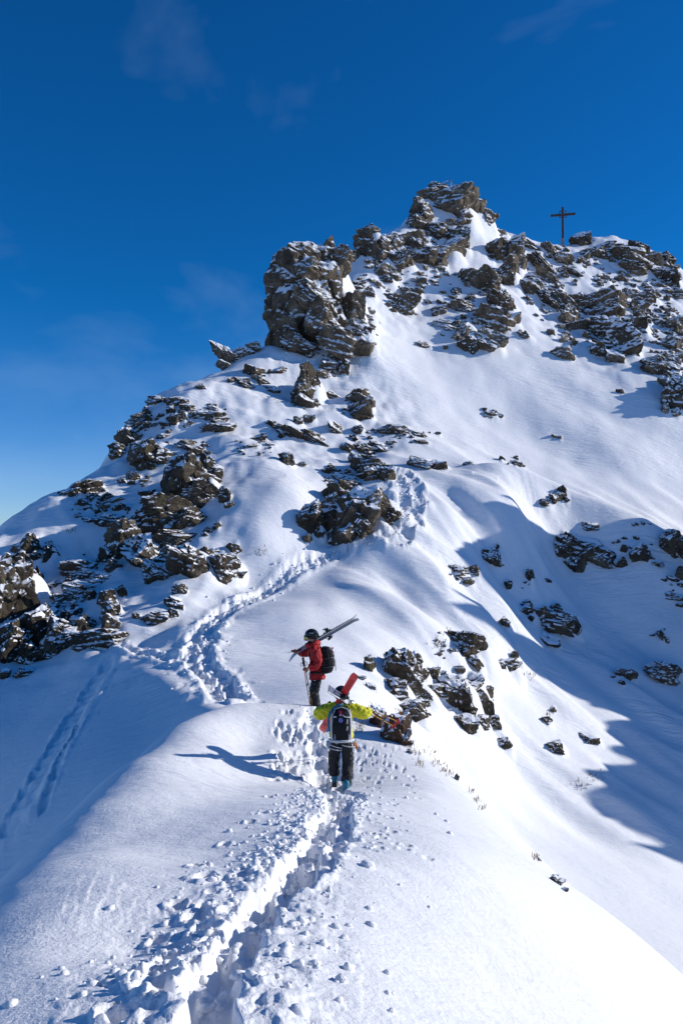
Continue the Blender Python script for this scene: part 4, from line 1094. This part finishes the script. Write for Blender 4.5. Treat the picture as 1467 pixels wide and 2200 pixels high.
def ski(name, label, tip, tail, topn, mats, L=1.72, wid=.108, group=None, bind=M_DSTEEL, tipmark=False, bo=0.0):
    """a ski from tip to tail; topn is the side its top sheet looks to"""
    tip, tail = Vector(tip), Vector(tail); x = (tip - tail).normalized(); z = Vector(topn); z = (z - x * z.dot(x)).normalized(); y = z.cross(x)
    bm = bmesh.new(); N = 44; top = []; bot = []
    for i in range(N + 1):
        t = i / N; u = (t - .5) * L
        w = wid * (.92 + .24 * (2 * t - 1) ** 2 * (1.15 if t > .5 else .7)) * .5
        if t > .90: w *= math.sqrt(max(1 - ((t - .90) / .1005) ** 2, 0.0006))
        if t < .03: w *= .72 + .28 * math.sqrt(t / .03)
        up = .11 * max(0, (t - .84) / .16) ** 2 + .035 * max(0, (.08 - t) / .08) ** 2
        th = .005 + .013 * (1 - (2 * t - 1) ** 2)
        top.append([bm.verts.new((u, s * w * .94, up + th)) for s in (-1, 1)]); bot.append([bm.verts.new((u, s * w, up)) for s in (-1, 1)])
    for i in range(N):
        def fc(v, mi):
            f = bm.faces.new(v); f.material_index = mi
        fc((top[i][0], top[i + 1][0], top[i + 1][1], top[i][1]), 3 if (tipmark and i > N * .72) else 0)
        fc((bot[i][1], bot[i + 1][1], bot[i + 1][0], bot[i][0]), 1)
        fc((bot[i][0], bot[i + 1][0], top[i + 1][0], top[i][0]), 2); fc((top[i][1], top[i + 1][1], bot[i + 1][1], bot[i][1]), 2)
    bm.faces.new((bot[0][1], bot[0][0], top[0][0], top[0][1])).material_index = 2
    bm.faces.new((top[N][1], top[N][0], bot[N][0], bot[N][1])).material_index = 2
    o = done(name, bm, mats)
    o.matrix_world = Matrix.Translation((tip + tail) / 2) @ Matrix((x, y, z)).transposed().to_4x4()
    o['label'] = label; o['category'] = 'ski'
    if group: o['group'] = group
    bm = bmesh.new()      # toe piece: base plate, two jaws, lever
    box(bm, (.17, 0, .024), (.13, .07, .014), 0, .004); box(bm, (.18, .028, .052), (.05, .018, .05), 0, .005); box(bm, (.18, -.028, .052), (.05, .018, .05), 0, .005)
    box(bm, (.23, 0, .055), (.09, .030, .016), 0, .005, Euler((0, R(-28), 0)))
    bmesh.ops.translate(bm, vec=(bo, 0, 0), verts=bm.verts[:]); done('toe_binding', bm, [bind], o)
    bm = bmesh.new()      # heel piece: plate, turret, pins, brake arms
    box(bm, (-.15, 0, .024), (.17, .065, .014), 0, .004); box(bm, (-.16, 0, .065), (.075, .062, .075), 0, .014); box(bm, (-.115, 0, .105), (.06, .05, .022), 0, .006)
    for s in (-1, 1): tube(bm, [(-.07, s * .045, .03), (-.10, s * .066, .035), (-.20, s * .068, .05), (-.25, s * .062, .03)], .006, 6)
    bmesh.ops.translate(bm, vec=(bo, 0, 0), verts=bm.verts[:]); done('heel_binding', bm, [M_BLKP], o)
    return o

def ski_marks(o, marks, m):
    bm = bmesh.new()
    for x, y, w, h in marks:
        vs2 = [bm.verts.new((x + a * w / 2, y + b * h / 2, -.0015)) for a, b in ((-1, 1), (1, 1), (1, -1), (-1, -1))]
        bm.faces.new(vs2)
    me = bpy.data.meshes.new('print'); bm.to_mesh(me); bm.free()
    return link('print', me, m, o)

def pole(label, grip, tip, shaft, lower, group, ring=None, L=1.2):
    g, t = Vector(grip), Vector(tip); z = (g - t).normalized()
    rot = z.to_track_quat('Z', 'Y'); L = (g - t).length
    root = thing('ski_pole', label, 'ski pole', g, 0, group); root.rotation_euler = rot.to_euler()
    tubes('shaft', [[(0, 0, -.10), (0, 0, -L * .52)]], .0095, shaft, root)
    tubes('lower_shaft', [[(0, 0, -L * .52), (0, 0, -L + .02)]], .0075, lower, root)
    bm = bmesh.new(); tube(bm, [(0, 0, .015), (0, 0, 0), (0, 0, -.05), (0, 0, -.12)], .017, 10, 0, False, .014); box(bm, (0, 0, .014), (.045, .034, .018), 0, .006); done('grip', bm, [M_BLKP], root)
    tubes('clamp', [[(0, 0, -L * .52 + .03), (0, 0, -L * .52 - .02)]], .0135, M_BLKP, root)
    bm = bmesh.new()
    for k in range(6): a0, a1 = 1.047 * k, 1.047 * (k + .62); tube(bm, [(0, 0, -L + .07), (.045 * math.cos(a0), .045 * math.sin(a0), -L + .062), (.045 * math.cos(a1), .045 * math.sin(a1), -L + .062), (0, 0, -L + .07)], .0075, 6)
    done('basket', bm, [ring or M_BLKP], root)
    tubes('tip', [[(0, 0, -L + .05), (0, 0, -L)]], .006, M_STEEL, root, r1=.002)
    bm = bmesh.new(); tube(bm, [(0.012 + .055 * (1 - math.cos(a)), .045 * math.sin(a), -.07 - .03 * (1 - math.cos(a))) for a in [6.2832 * k / 14 for k in range(14)]], .006, 6, 0, True)
    done('strap', bm, [M_BLK], root)
    return root

def pack(name, label, base, fr, side, Mw):
    """a ski touring rucksack built about its own base: body, side panels, lid, straps"""
    root = thing(name, label, 'backpack'); root.matrix_world = Mw
    loft('main_bag', [(0, 0, .02, .105, .07), (.02, 0, 0, .14, .10), (.16, 0, -.02, .150, .125), (.34, 0, -.02, .150, .125), (.44, 0, -.005, .138, .110), (.50, 0, .02, .11, .08), (.52, 0, .04, .07, .045)], fr, root)
    for s in (-1, 1):
        loft('side_panel', [(.0, s * .125, .03, .03, .06), (.03, s * .138, .03, .026, .085), (.2, s * .146, .025, .026, .095), (.38, s * .142, .03, .025, .085), (.47, s * .12, .04, .022, .06)], side, root)
        tubes('shoulder_strap', [[(s * .07, .10, .47), (s * .11, .17, .54), (s * .13, .28, .52), (s * .13, .36, .38), (s * .14, .33, .22), (s * .15, .16, .08)]], .018, M_BLK, root)
    return root

# ---- the nearer tourer: yellow jacket, seen from behind, skis crossed behind the neck
SY = 13.0
kf = Vector(P(733, 1704, SY))
JY = dict(pelvis=(0, -.02, .90), waist=(0, .02, 1.06), chest=(0, .05, 1.24), neck=(0, .14, 1.41), jaw=(0, .23, 1.46), head=(0, .29, 1.515), crown=(0, .33, 1.575), nose=(0, .395, 1.455),
          earL=(-.092, .28, 1.50), earR=(.092, .28, 1.50),
          shL=(-.185, .06, 1.345), elL=(-.40, .05, 1.235), wrL=(-.25, .25, 1.34), haL=(-.20, .30, 1.36),
          shR=(.185, .06, 1.345), elR=(.40, .05, 1.25), wrR=(.44, .22, 1.27), haR=(.46, .30, 1.26),
          hipL=(-.095, -.02, .86), knL=(-.125, .06, .50), anL=(-.11, .07, .20), toL=(-.11, .22, .14), hipR=(.095, -.02, .86), knR=(.11, .02, .47), anR=(.075, -.16, .10), toR=(.08, 0, .04))
py = thing('person', 'person in a yellow jacket seen from behind, arms raised to hold crossed skis', 'person', kf)
make_body(JY, py)
clothes(JY, py, M_YEL, M_TRS, .02)
for s in 'LR':
    boot(py, JY['an' + s], JY['to' + s], M_TEAL, M_STEEL)
glove('glove', JY['wrL'], (-.16, .36, 1.38), (.6, -.2, .6), M_BLK, py, .7)
glove('glove', JY['wrR'], (.50, .40, 1.24), (-.5, .2, -.6), M_BLK, py, .9)
hd = Vector(JY['head'])
bm = bmesh.new(); bmesh.ops.create_uvsphere(bm, u_segments=28, v_segments=18, radius=1)
for v in bm.verts:
    c = v.co
    v.co = hd + Vector((c.x * .122, c.y * .142 - .01, max(c.z, -.35 if c.y > .2 else -.75) * .128 + .03))
for f in bm.faces: f.smooth = True
done('helmet', bm, [M_BLKP], py)
tubes('goggle_strap', [[hd + Vector((.126 * math.cos(a), .146 * math.sin(a) - .01, .03)) for a in [6.2832 * k / 24 for k in range(24)]]], .012, M_TEALF, py, True)
# climbing harness over the trousers
bm = bmesh.new()
for hx in (-.105, .105):
    for dz_, tl in ((0, .045), (-.05, .03)) if hx < 0 else ((0, .02),):
        tube(bm, [(hx + .132 * math.cos(a), -.01 + .135 * math.sin(a), .78 + dz_ + tl * -math.copysign(1, hx) * -math.cos(a) * (1 if hx < 0 else -1)) for a in [6.2832 * k / 24 for k in range(24)]], .009, 6, 0, True)
tube(bm, [(.178 * math.cos(a), -.01 + .15 * math.sin(a), .965) for a in [6.2832 * k / 28 for k in range(28)]], .014, 6, 0, True)
done('harness', bm, [M_GREY], py)
tubes('cord_loop', [[(-.075 + .028 * math.sin(a), -.165, .885 + .055 * math.cos(a)) for a in [6.2832 * k / 18 for k in range(18)]]], .005, M_GREY, py, True)
gear = tubes('carabiner', [[(.205 + .028 * math.sin(a), -.05, .87 + .05 * math.cos(a)) for a in [6.2832 * k / 18 for k in range(18)]]], .006, M_DSTEEL, py, True)
tubes('quickdraw', [[(.195, -.06, .84), (.215, -.07, .78), (.235, -.06, .73)], [(.225, -.05, .82), (.265, -.06, .74)]], .012, M_ORANGE, py)
tubes('gear_cord', [[(.20, -.05, .80), (.21, -.05, .74)], [(.24, -.05, .78), (.255, -.05, .71)]], .012, M_BRONZE, py)
tubes('belt_tab', [[(-.185, -.06, .955), (-.165, -.08, .925)]], .016, M_LIME, py)
# rucksack
lean = Matrix.Rotation(R(-9), 4, 'X')
PY = pack('backpack', 'black backpack with pale side panels and a round violet badge on the yellow jacket', None, M_BLK, M_GREY, Matrix.Translation(kf + Vector((0, -.235, .905))) @ lean)
def disc(name, c, r, m, parent, th=.006, n=24):
    bm = bmesh.new()
    g = bmesh.ops.create_cone(bm, cap_ends=True, segments=n, radius1=r, radius2=r * .96, depth=th)
    bmesh.ops.transform(bm, matrix=Matrix.Translation(Vector(c)) @ Matrix.Rotation(R(90), 4, 'X'), verts=g['verts'])
    return done(name, bm, [m], parent)
bd = disc('badge', (-.008, -.147, .315), .034, M_BADGE, PY)
disc('badge_ring', (-.008, -.151, .315), .016, M_BADGED, bd); disc('badge_centre', (-.008, -.155, .315), .008, M_BADGE, bd)
bm = bmesh.new(); box(bm, (-.012, -.139, .425), (.038, .008, .075), 0, .003, Euler((R(-8), 0, 0))); lg = done('logo_tape', bm, [M_PINK], PY)
bm = bmesh.new()
v3 = [bm.verts.new(q) for q in ((-.026, -.1485, .395), (.002, -.1485, .395), (-.012, -.1475, .42))]; bm.faces.new(v3)
box(bm, (-.012, -.1485, .386), (.044, .002, .005))
done('logo_mark', bm, [M_GREY], lg)
bm = bmesh.new(); box(bm, (-.10, -.135, .365), (.045, .012, .022), 0, .003); done('buckle', bm, [M_GREY], PY)
tubes('compression_strap', [[(.02, -.143, .40), (.05, -.15, .37), (.10, -.14, .36), (.155, -.08, .36)]], .008, M_GREY, PY)
tubes('ice_axe_loop', [[(.095, -.142, .33), (.092, -.15, .26)], [(.098, -.15, .22), (.09, -.15, .16)]], .009, M_GREY, PY)
tubes('edge_piping', [[(-.145, -.08, .02), (-.15, -.10, .2), (-.14, -.10, .38), (-.10, -.09, .485), (0, -.075, .515), (.10, -.09, .485), (.14, -.10, .38), (.15, -.10, .2), (.145, -.08, .02)]], .006, M_GREY, PY)
tubes('hip_belt', [[(-.19, .12, .0), (-.15, -.02, -.01), (-.06, -.095, -.012), (.06, -.095, -.012), (.15, -.02, -.01), (.19, .12, .0)]], .022, M_GREY, PY)
tubes('strap_loop', [[(-.10, -.12, .10), (-.098, -.128, .02)], [(.12, -.11, .10), (.125, -.11, .02)]], .006, M_GREY, PY)
tubes('drinking_hose', [[(-.19, .02, .15), (-.205, -.01, .28), (-.19, -.03, .40), (-.13, -.035, .49), (-.04, -.02, .545), (.03, .0, .56)]], .020, M_TEALF, PY)
# skis crossed behind the head
s1 = ski('ski', 'red-based ski carried by the person in yellow, tail up to the right', P(680, 1588, SY + .72), P(767, 1443, SY - .60), (0.0, .95, -.30), [M_SKIW, M_SKIRED, M_DSTEEL], 1.80, .118, 'skis of the person in yellow', M_STEEL, bo=-.16)
mk = []
for i in range(5):
    x0 = -.76 + .052 * i; mk += [(x0 - .014, 0, .007, .062), (x0 + .012, 0, .007, .062), (x0, -.028 + .056 * (i % 2), .026, .008)]
mk += [(.52, 0, .03, .07), (.565, .01, .02, .05)]
ski_marks(s1, mk, M_DARKRED)
s2 = ski('ski', 'white-topped ski carried by the person in yellow, tail up to the left', P(790, 1536, SY + .78), P(703, 1478, SY - .62), (-.35, -.9, .45), [M_SKIW, M_SKIRED, M_DSTEEL], 1.80, .118, 'skis of the person in yellow', M_STEEL, bo=-.16)
bm = bmesh.new()
for x, y, w, h in ((-.84, 0, .05, .09), (-.50, .02, .22, .012), (-.46, -.02, .26, .012), (-.62, 0, .03, .05)): box(bm, (x, y, .022), (w, h, .003))
done('print', bm, [M_DSTEEL], s2)
gh = kf + Vector((.47, .33, 1.262))
pole('bronze ski pole held by the person in yellow, upper of the two', gh, P(857, 1551, SY + 1.35), M_BRONZE, M_BRONZE, 'poles of the person in yellow', M_BASKET)
pole('bronze ski pole held by the person in yellow, lower of the two', gh + Vector((-.03, -.02, -.03)), P(848, 1562, SY + 1.25), M_BRONZE, M_BRONZE, 'poles of the person in yellow', M_BASKET)

# ---- the farther tourer: red jacket, standing in profile, skis on the shoulder
SR = 16.6
kr = Vector(P(680, 1540, SR))
JR = dict(pelvis=(0, -.02, .95), waist=(0, 0, 1.10), chest=(0, .02, 1.30), neck=(0, .06, 1.49), jaw=(0, .115, 1.575), head=(0, .115, 1.655), crown=(0, .10, 1.735), nose=(0, .225, 1.63),
          earL=(-.092, .10, 1.645), earR=(.092, .10, 1.645),
          shL=(-.195, .01, 1.41), elL=(-.265, -.06, 1.13), wrL=(-.235, .13, 1.035), haL=(-.23, .19, 1.02),
          shR=(.195, .03, 1.41), elR=(.25, .24, 1.27), wrR=(.20, .41, 1.30), haR=(.19, .47, 1.30),
          hipL=(-.10, -.02, .91), knL=(-.115, .03, .50), anL=(-.11, -.03, .12), toL=(-.115, .13, .05), hipR=(.10, -.02, .91), knR=(.11, .08, .50), anR=(.11, .04, .12), toR=(.115, .2, .05))
pr = thing('person', 'person in a red jacket and black helmet standing in profile with skis on the shoulder', 'person', kr, R(86))
make_body(JR, pr)
clothes(JR, pr, M_RED, M_TRS, -.13)
for s in 'LR': boot(pr, JR['an' + s], JR['to' + s], M_BLKP, M_DSTEEL)
glove('mitten', JR['wrL'], (-.225, .28, 1.0), (.7, .2, -.2), M_TAN, pr, .5, True)
glove('mitten', JR['wrR'], (.16, .57, 1.30), (-.5, .1, .8), M_TAN, pr, .5, True)
hd = Vector(JR['head'])
bm = bmesh.new(); bmesh.ops.create_uvsphere(bm, u_segments=32, v_segments=20, radius=1)
for v in bm.verts:
    c = v.co
    zlim = -.10 if c.y > .35 else (-.62 if abs(c.x) > .35 else -.5)
    v.co = hd + Vector((c.x * .122, c.y * .145 - .012, max(c.z, zlim) * .130 + .028))
for f in bm.faces: f.smooth = True
hel = done('helmet', bm, [M_BLKP], pr)
tubes('brim', [[hd + Vector((.118 * math.sin(a), .142 * math.cos(a) - .008, .018)) for a in np.linspace(-1.25, 1.25, 14)]], .010, M_BLKP, hel)
tubes('vent', [[hd + Vector((-.126, -.06 + .03 * k, .07)), hd + Vector((-.122, -.045 + .03 * k, .09))] for k in range(3)], .006, M_GREY, hel)
gg = bmesh.new()
fr_, ln_ = [], []
for k in range(17):
    a = -1.15 + 2.3 * k / 16; x, y = .112 * math.sin(a), .128 * math.cos(a) + .004
    for zi, z in enumerate((-.062, -.04, .0, .014)):
        rr = 1 + (.16 if zi in (1, 2) else .05)
        ln_.append(gg.verts.new((hd.x + x * rr, hd.y + y * rr, hd.z + z - .008)))
for k in range(16):
    for zi in range(3):
        f = gg.faces.new((ln_[k * 4 + zi], ln_[k * 4 + 4 + zi], ln_[k * 4 + 5 + zi], ln_[k * 4 + 1 + zi])); f.smooth = True
gl = done('goggles', gg, [M_LENS], pr)
tubes('goggle_frame', [[hd + Vector((.116 * math.sin(a) * 1.08, (.128 * math.cos(a) + .004) * 1.08, zz - .008)) for a in np.linspace(-1.2, 1.2, 15)] for zz in (-.064, .016)], .010, M_BLKP, gl)
tubes('goggle_strap', [[hd + Vector((.128 * math.sin(a), .150 * math.cos(a) - .012, .005)) for a in np.linspace(1.1, 5.18, 20)]], .016, M_BLK, gl)
skin('face_mask', {'a': (*(hd + Vector((0, .025, -.075))), .082, .088), 'b': (*(hd + Vector((0, .0, -.15))), .085, .09)}, [['a', 'b']], M_BLK, pr, 'a', 2)
hb = hd + Vector((0, -.06, -.20))
hood = skin('hood', {'l': (*(hb + Vector((-.13, .07, .02))), .045), 'a': (*(hb + Vector((-.09, -.05, .055))), .062), 'b': (*(hb + Vector((0, -.09, .065))), .070), 'c': (*(hb + Vector((.09, -.05, .055))), .062), 'r': (*(hb + Vector((.13, .07, .02))), .045), 'f': (*(hb + Vector((0, .15, .01))), .05), 'g': (*(hb + Vector((-.085, .13, .02))), .045), 'h': (*(hb + Vector((.085, .13, .02))), .045)},
     [['f', 'g', 'l', 'a', 'b', 'c', 'r', 'h', 'f']], M_RED, pr, 'b', 2)
rumple(hood, .012, 12, 4)
tubes('knee_patch', [[(-.19, .06, .56), (-.20, .09, .44)], [(.17, .13, .56), (.18, .14, .44)]], .03, M_BLK, pr)
tubes('thigh_pocket', [[(-.235, -.06, .76), (-.235, -.06, .64)]], .035, M_TRS, pr)
tubes('chest_pocket_zip', [[(-.16, .15, 1.40), (-.17, .16, 1.27)]], .006, M_ORANGE, pr)
tubes('belt_clip', [[(-.13 + .02 * math.sin(a), .15, .90 + .03 * math.cos(a)) for a in [6.2832 * k / 14 for k in range(14)]]], .005, M_STEEL, pr, True)
MR = Matrix.Translation(kr) @ Matrix.Rotation(R(86), 4, 'Z')
PR = pack('backpack', 'black backpack with a white and red top pocket on the red jacket', None, M_BLK, M_BLK, MR @ Matrix.Translation((0, -.24, .93)) @ Matrix.Rotation(R(-4), 4, 'X'))
loft('top_pocket', [(.36, 0, -.115, .07, .04), (.40, 0, -.12, .085, .05), (.47, 0, -.09, .085, .05), (.50, 0, -.06, .06, .03)], M_GREY, PR)
tubes('red_tape', [[(-.075, -.10, .46), (-.08, -.145, .40)], [(-.07, -.13, .48), (.07, -.13, .48)]], .012, M_PINK, PR)
tubes('hip_belt', [[(-.18, .36, .03), (-.19, .2, .02), (-.13, .02, .0), (0, -.06, 0), (.13, .02, .0), (.19, .2, .02), (.18, .36, .03)]], .022, M_BLK, PR)
tubes('compression_strap', [[(-.19, .06, z), (-.19, -.05, z), (-.13, -.14, z), (.13, -.14, z)] for z in (.12, .30)], .008, M_DSTEEL, PR)
bm = bmesh.new(); tube(bm, [(-.06, -.165, .02), (-.055, -.17, .25)], .012, 6); done('shovel_handle', bm, [M_GREY], PR)
def loc(q): return MR @ Vector(q)
ski('ski', 'dark ski on the shoulder of the person in red, upper of the pair', loc((.215, .66, 1.20)), loc((.10, -.84, 2.07)), (-.5, .3, 1), [M_SKIB, M_SKIG, M_DSTEEL, M_SKIB], 1.74, .105, 'skis of the person in red', M_BLKP)
ski('ski', 'ski with a blue tip and grey base under the dark one on the red shoulder', loc((.185, .665, 1.165)), loc((.095, -.86, 2.035)), (-.75, .25, -.75), [M_SKIT, M_SKIG, M_DSTEEL, M_SKIT], 1.74, .105, 'skis of the person in red', M_STEEL, True)
pole('dark ski pole with an orange band held by the person in red, nearer the legs', loc((-.25, .245, 1.24)), loc((-.20, .05, .20)), M_BLKP, M_BRONZE, 'poles of the person in red')
pole('dark ski pole held by the person in red, farther from the legs', loc((-.215, .265, 1.22)), loc((-.24, .10, .20)), M_ORANGE, M_BRONZE, 'poles of the person in red')

# ------------------------------------------------------------------ summit cross, summit pole, trail mark
kc = Vector(P(1207.5, 527, 104.0))
M_WOOD = plain('weathered_dark_wood', (0.065, 0.055, 0.055), 0.8, 0.2, 0, 0.02, 6)
M_ZINC = plain('grey_metal_plate', (0.30, 0.30, 0.33), 0.5, 0.4, 0.4)
cr = thing('summit_cross', 'tall dark summit cross with a ring, standing on the right-hand skyline', 'summit cross', kc, R(-12))
def beam(name, c, s, m, par, bev=.02, rot=None):
    bm = bmesh.new(); box(bm, c, s, 0, bev, rot); return done(name, bm, [m], par)
SCC = 104.0 / F_PX
beam('post', (.05, 0, 2.55), (.27, .27, 5.1), M_WOOD, cr)
beam('crossbar', (.08, -.16, 4.02), (3.1, .24, .27), M_WOOD, cr)
beam('base_box', (0, 0, .35), (.44, .44, 1.1), M_ZINC, cr)
beam('sunlit_edge', (.195, 0, 2.9), (.03, .26, 4.2), M_ZINC, cr, .005)  # pale strip standing in for the sunlit right side of the post
for s in (-1, 1): beam('end_cap', (.08 + s * 1.56, -.16, 4.02), (.06, .28, .31), M_DSTEEL, cr, .01)
tubes('ring', [[(.07 + .50 * math.cos(a), -.30, 4.02 + .50 * math.sin(a)) for a in [6.2832 * k / 36 for k in range(36)]]], .045, M_DSTEEL, cr, True)
for a in (45, 135, 225, 315): beam('ring_boss', (.07 + .55 * math.cos(R(a)), -.30, 4.02 + .55 * math.sin(R(a))), (.16, .08, .16), M_DSTEEL, cr, .01)
kp = Vector(P(968, 404, 94.5))
sp = thing('summit_pole', 'thin metal pole with a wire on the highest rocks of the peak', 'pole', kp)
tubes('mast', [[(0, 0, -.5), (0, 0, 1.0)]], .045, M_ZINC, sp)
tubes('crossarm', [[(-.22, 0, .50), (0, 0, .53)], [(-.22, 0, .50), (-.22, 0, .35)]], .03, M_ZINC, sp)
tubes('cap', [[(0, 0, .9), (0, 0, 1.05)]], .08, M_DSTEEL, sp)
tubes('wire', [[(0, 0, 1.02), (-1.3, -.2, .45), (-2.7, -.4, -.15)], [(0, 0, 1.02), (.35, .1, .4), (.65, .2, -.2)]], .02, M_ZINC, sp)

def mark_on_rock():
    dg = bpy.context.evaluated_depsgraph_get(); dg.update()
    a, b = ray(769, 1119); d = Vector((a, 1, b)).normalized()
    ok, hit, nrm, idx, ob, mw = scene.ray_cast(dg, Vector((0, 0, 0)), d)
    acc = Vector((0, -1, .15))
    n = (Vector(nrm) * .4 + acc.normalized() * .6).normalized(); x = Vector((.95, 0, -.30)); x = (x - n * x.dot(n)).normalized(); z = n.cross(x)
    if z.z < 0: z = -z
    bm = bmesh.new(); s = hit.y / F_PX
    for off, mi in ((-3.0, 0), (0, 1), (3.0, 0)):
        q = []
        for du, dv in ((-1.5, -5), (1.5, -5), (1.5, 5), (-1.5, 5)):
            q.append(hit + n * .09 + x * s * (off + du + dv * .42) + z * s * dv)
        f0 = [bm.verts.new(v) for v in q]; f1 = [bm.verts.new(v - n * .22) for v in q]
        bm.faces.new(f0).material_index = mi
        for i in range(4): bm.faces.new((f0[i], f0[(i + 1) % 4], f1[(i + 1) % 4], f1[i])).material_index = mi
    bmesh.ops.transform(bm, matrix=Matrix.Translation(-painted.location), verts=bm.verts[:])
    o = done('trail_mark', bm, [plain('white_paint', (.75, .76, .78), .6), plain('blue_paint', (.015, .04, .22), .6)], painted)
    o['label'] = 'white, blue and white painted trail mark'
mark_on_rock()

# ------------------------------------------------------------------ crumbs, lumps, dry grass
def lump(bm, c, r, rnd, sub=1):
    g = bmesh.ops.create_icosphere(bm, subdivisions=sub, radius=1.0)
    sx, sy, sz = rnd.uniform(.7, 1.35), rnd.uniform(.7, 1.3), rnd.uniform(.55, .95); rz = rnd.uniform(0, 6.28)
    for v in g['verts']:
        k = 1 + .6 * mno.noise(v.co * 1.9 + Vector((rnd.random() * .01 + c[0] * 31, c[1] * 17, r * 90)))
        x, y = v.co.x * sx * k * r, v.co.y * sy * k * r
        v.co = Vector((c[0] + x * math.cos(rz) - y * math.sin(rz), c[1] + x * math.sin(rz) + y * math.cos(rz), c[2] + v.co.z * sz * k * r))
cr_ = random.Random(23)
lumps = [(789, 1862, 0.0413, 'clod of snow beside the trench just below the boots of the person in yellow'), (641, 2176, 0.0330, 'largest loose snow lump, at the bottom edge right of the trench'),
         (748, 2083, 0.0303, 'rounded snow lump alone on the smooth snow right of the trench, below the middle'), (966, 1792, 0.0330, 'snow lump farthest down the right flank, casting a long shadow'),
         (872, 1715, 0.0385, 'snow lump on the right flank level with the boots of the person in yellow'), (842, 2174, 0.0165, 'small snow lump near the bottom edge, farthest right'),
         (748, 1990, 0.0187, 'upper of two small snow lumps close together right of the trench'), (740, 2016, 0.0187, 'lower of two small snow lumps close together right of the trench')]
for px, py_, r, lb in lumps:
    k = surf(px, py_)
    bm = bmesh.new(); lump(bm, (0, 0, 0), r, cr_, 2)
    for f in bm.faces: f.smooth = True
    o = done('snow_lump', bm, [M_SNOW]); o.location = k + Vector((0, 0, r * .1))
    o['label'] = lb; o['category'] = 'snow lump'; o['group'] = 'snow lumps right of the trench'
bm = bmesh.new()
paths = [([(430, 2200), (500, 2050), (545, 1975), (598, 1900), (650, 1845), (690, 1792), (712, 1740), (722, 1705)], 2300, .62, .52, .005, .036),
         ([(728, 1712), (706, 1660), (690, 1600), (676, 1524)], 260, .55, .35, .01, .04),
         ([(480, 1500), (438, 1430), (430, 1385), (480, 1318), (600, 1250), (720, 1186)], 420, .8, .7, .02, .09),
         ([(860, 1125), (880, 1075), (872, 1030)], 110, .9, .9, .03, .12), ([(600, 770), (700, 775), (810, 768)], 90, .7, .5, .03, .12), ([(262, 1388), (385, 1420)], 70, .4, .4, .02, .06)]
for pts_, n_, zl, zr, r0, r1 in paths:
    hp = [h for h in (surf(*q) for q in pts_) if h]
    seg = [(a, b, (b - a).length) for a, b in zip(hp, hp[1:])]; tot = sum(s[2] for s in seg)
    for i in range(n_):
        t = cr_.random() * tot
        for a, b, L_ in seg:
            if t <= L_: break
            t -= L_
        q = a.lerp(b, t / L_); d = (b - a).normalized(); s = Vector((-d.y, d.x, 0))
        off = cr_.gauss(0, .5); q = q + s * (off * (zl if off > 0 else zr))
        r = r0 + (r1 - r0) * cr_.random() ** 3.2
        lump(bm, (q.x, q.y, height(q.x, q.y) + r * .15), r, cr_, 1)
for px, py_, r in [(834, 1659, .03), (959, 1765, .035), (833, 2135, .02), (618, 2122, .03), (671, 2056, .018), (792, 1953, .024), (816, 1751, .035), (802, 1700, .03), (936, 1750, .03), (858, 1902, .018), (921, 1949, .02), (846, 1760, .024)]:
    k = surf(px, py_); lump(bm, k, r, cr_, 1)
for f in bm.faces: f.smooth = True
cm = done('snow_crumbs', bm, [M_SNOW]); cm['kind'] = 'stuff'; cm['label'] = 'broken snow crumbs strewn along the boot tracks'

M_GRASS = plain('dry_grass', (0.26, 0.17, 0.08), 0.8, 0.2)
bm = bmesh.new()
for px, py_, n_, sp_ in [(895, 1618, 18, 9), (905, 1642, 14, 8), (925, 1615, 12, 10), (940, 1640, 22, 9), (955, 1656, 20, 8), (968, 1664, 12, 6), (1012, 1702, 14, 6), (1024, 1722, 14, 6), (1036, 1738, 10, 5), (1150, 1842, 10, 5),
                     (835, 1585, 16, 8), (860, 1530, 14, 8), (800, 1520, 10, 8), (775, 1560, 22, 8), (770, 1572, 14, 6), (945, 1386, 24, 12), (965, 1362, 16, 10), (1140, 1450, 14, 10), (1180, 1735 - 200, 10, 8), (556, 950, 24, 16), (520, 972, 16, 14),
                     (600, 862, 18, 10), (640, 850, 14, 8), (1280, 1668, 18, 14), (1250, 1690, 12, 12), (425, 832, 14, 8), (560, 1185, 14, 10), (790, 1165, 16, 12), (150, 1140, 14, 8), (340, 1170, 10, 8), (880, 1600, 16, 8)]:
    for i in range(int(n_ * 1.6)):
        h = surf(px + cr_.gauss(0, sp_ * .8), py_ + cr_.gauss(0, sp_ * .5))
        if h is None: continue
        L_ = cr_.uniform(.04, .10) * (1 if h.y < 24 else 1.7); w = .006 * (1 if h.y < 20 else 2.0)
        a = cr_.uniform(0, 6.28); ln = Vector((math.cos(a), math.sin(a), 0)) * L_ * cr_.uniform(.2, .9); sd = Vector((-math.sin(a + .9), math.cos(a + .9), 0)) * w
        v = [bm.verts.new(q) for q in (h - sd - Vector((0, 0, .03)), h + sd - Vector((0, 0, .03)), h + ln * .45 + Vector((0, 0, L_ * .7)) + sd * .7, h + ln * .45 + Vector((0, 0, L_ * .7)) - sd * .7, h + ln + Vector((0, 0, L_ * .85)))]
        bm.faces.new(v[:4]); bm.faces.new((v[3], v[2], v[4]))
me = bpy.data.meshes.new('dry_grass'); bm.to_mesh(me); bm.free()
gr_ = link('dry_grass', me, M_GRASS); gr_['kind'] = 'stuff'; gr_['label'] = 'dry brown grass blades poking through the snow'
#PEOPLE_END
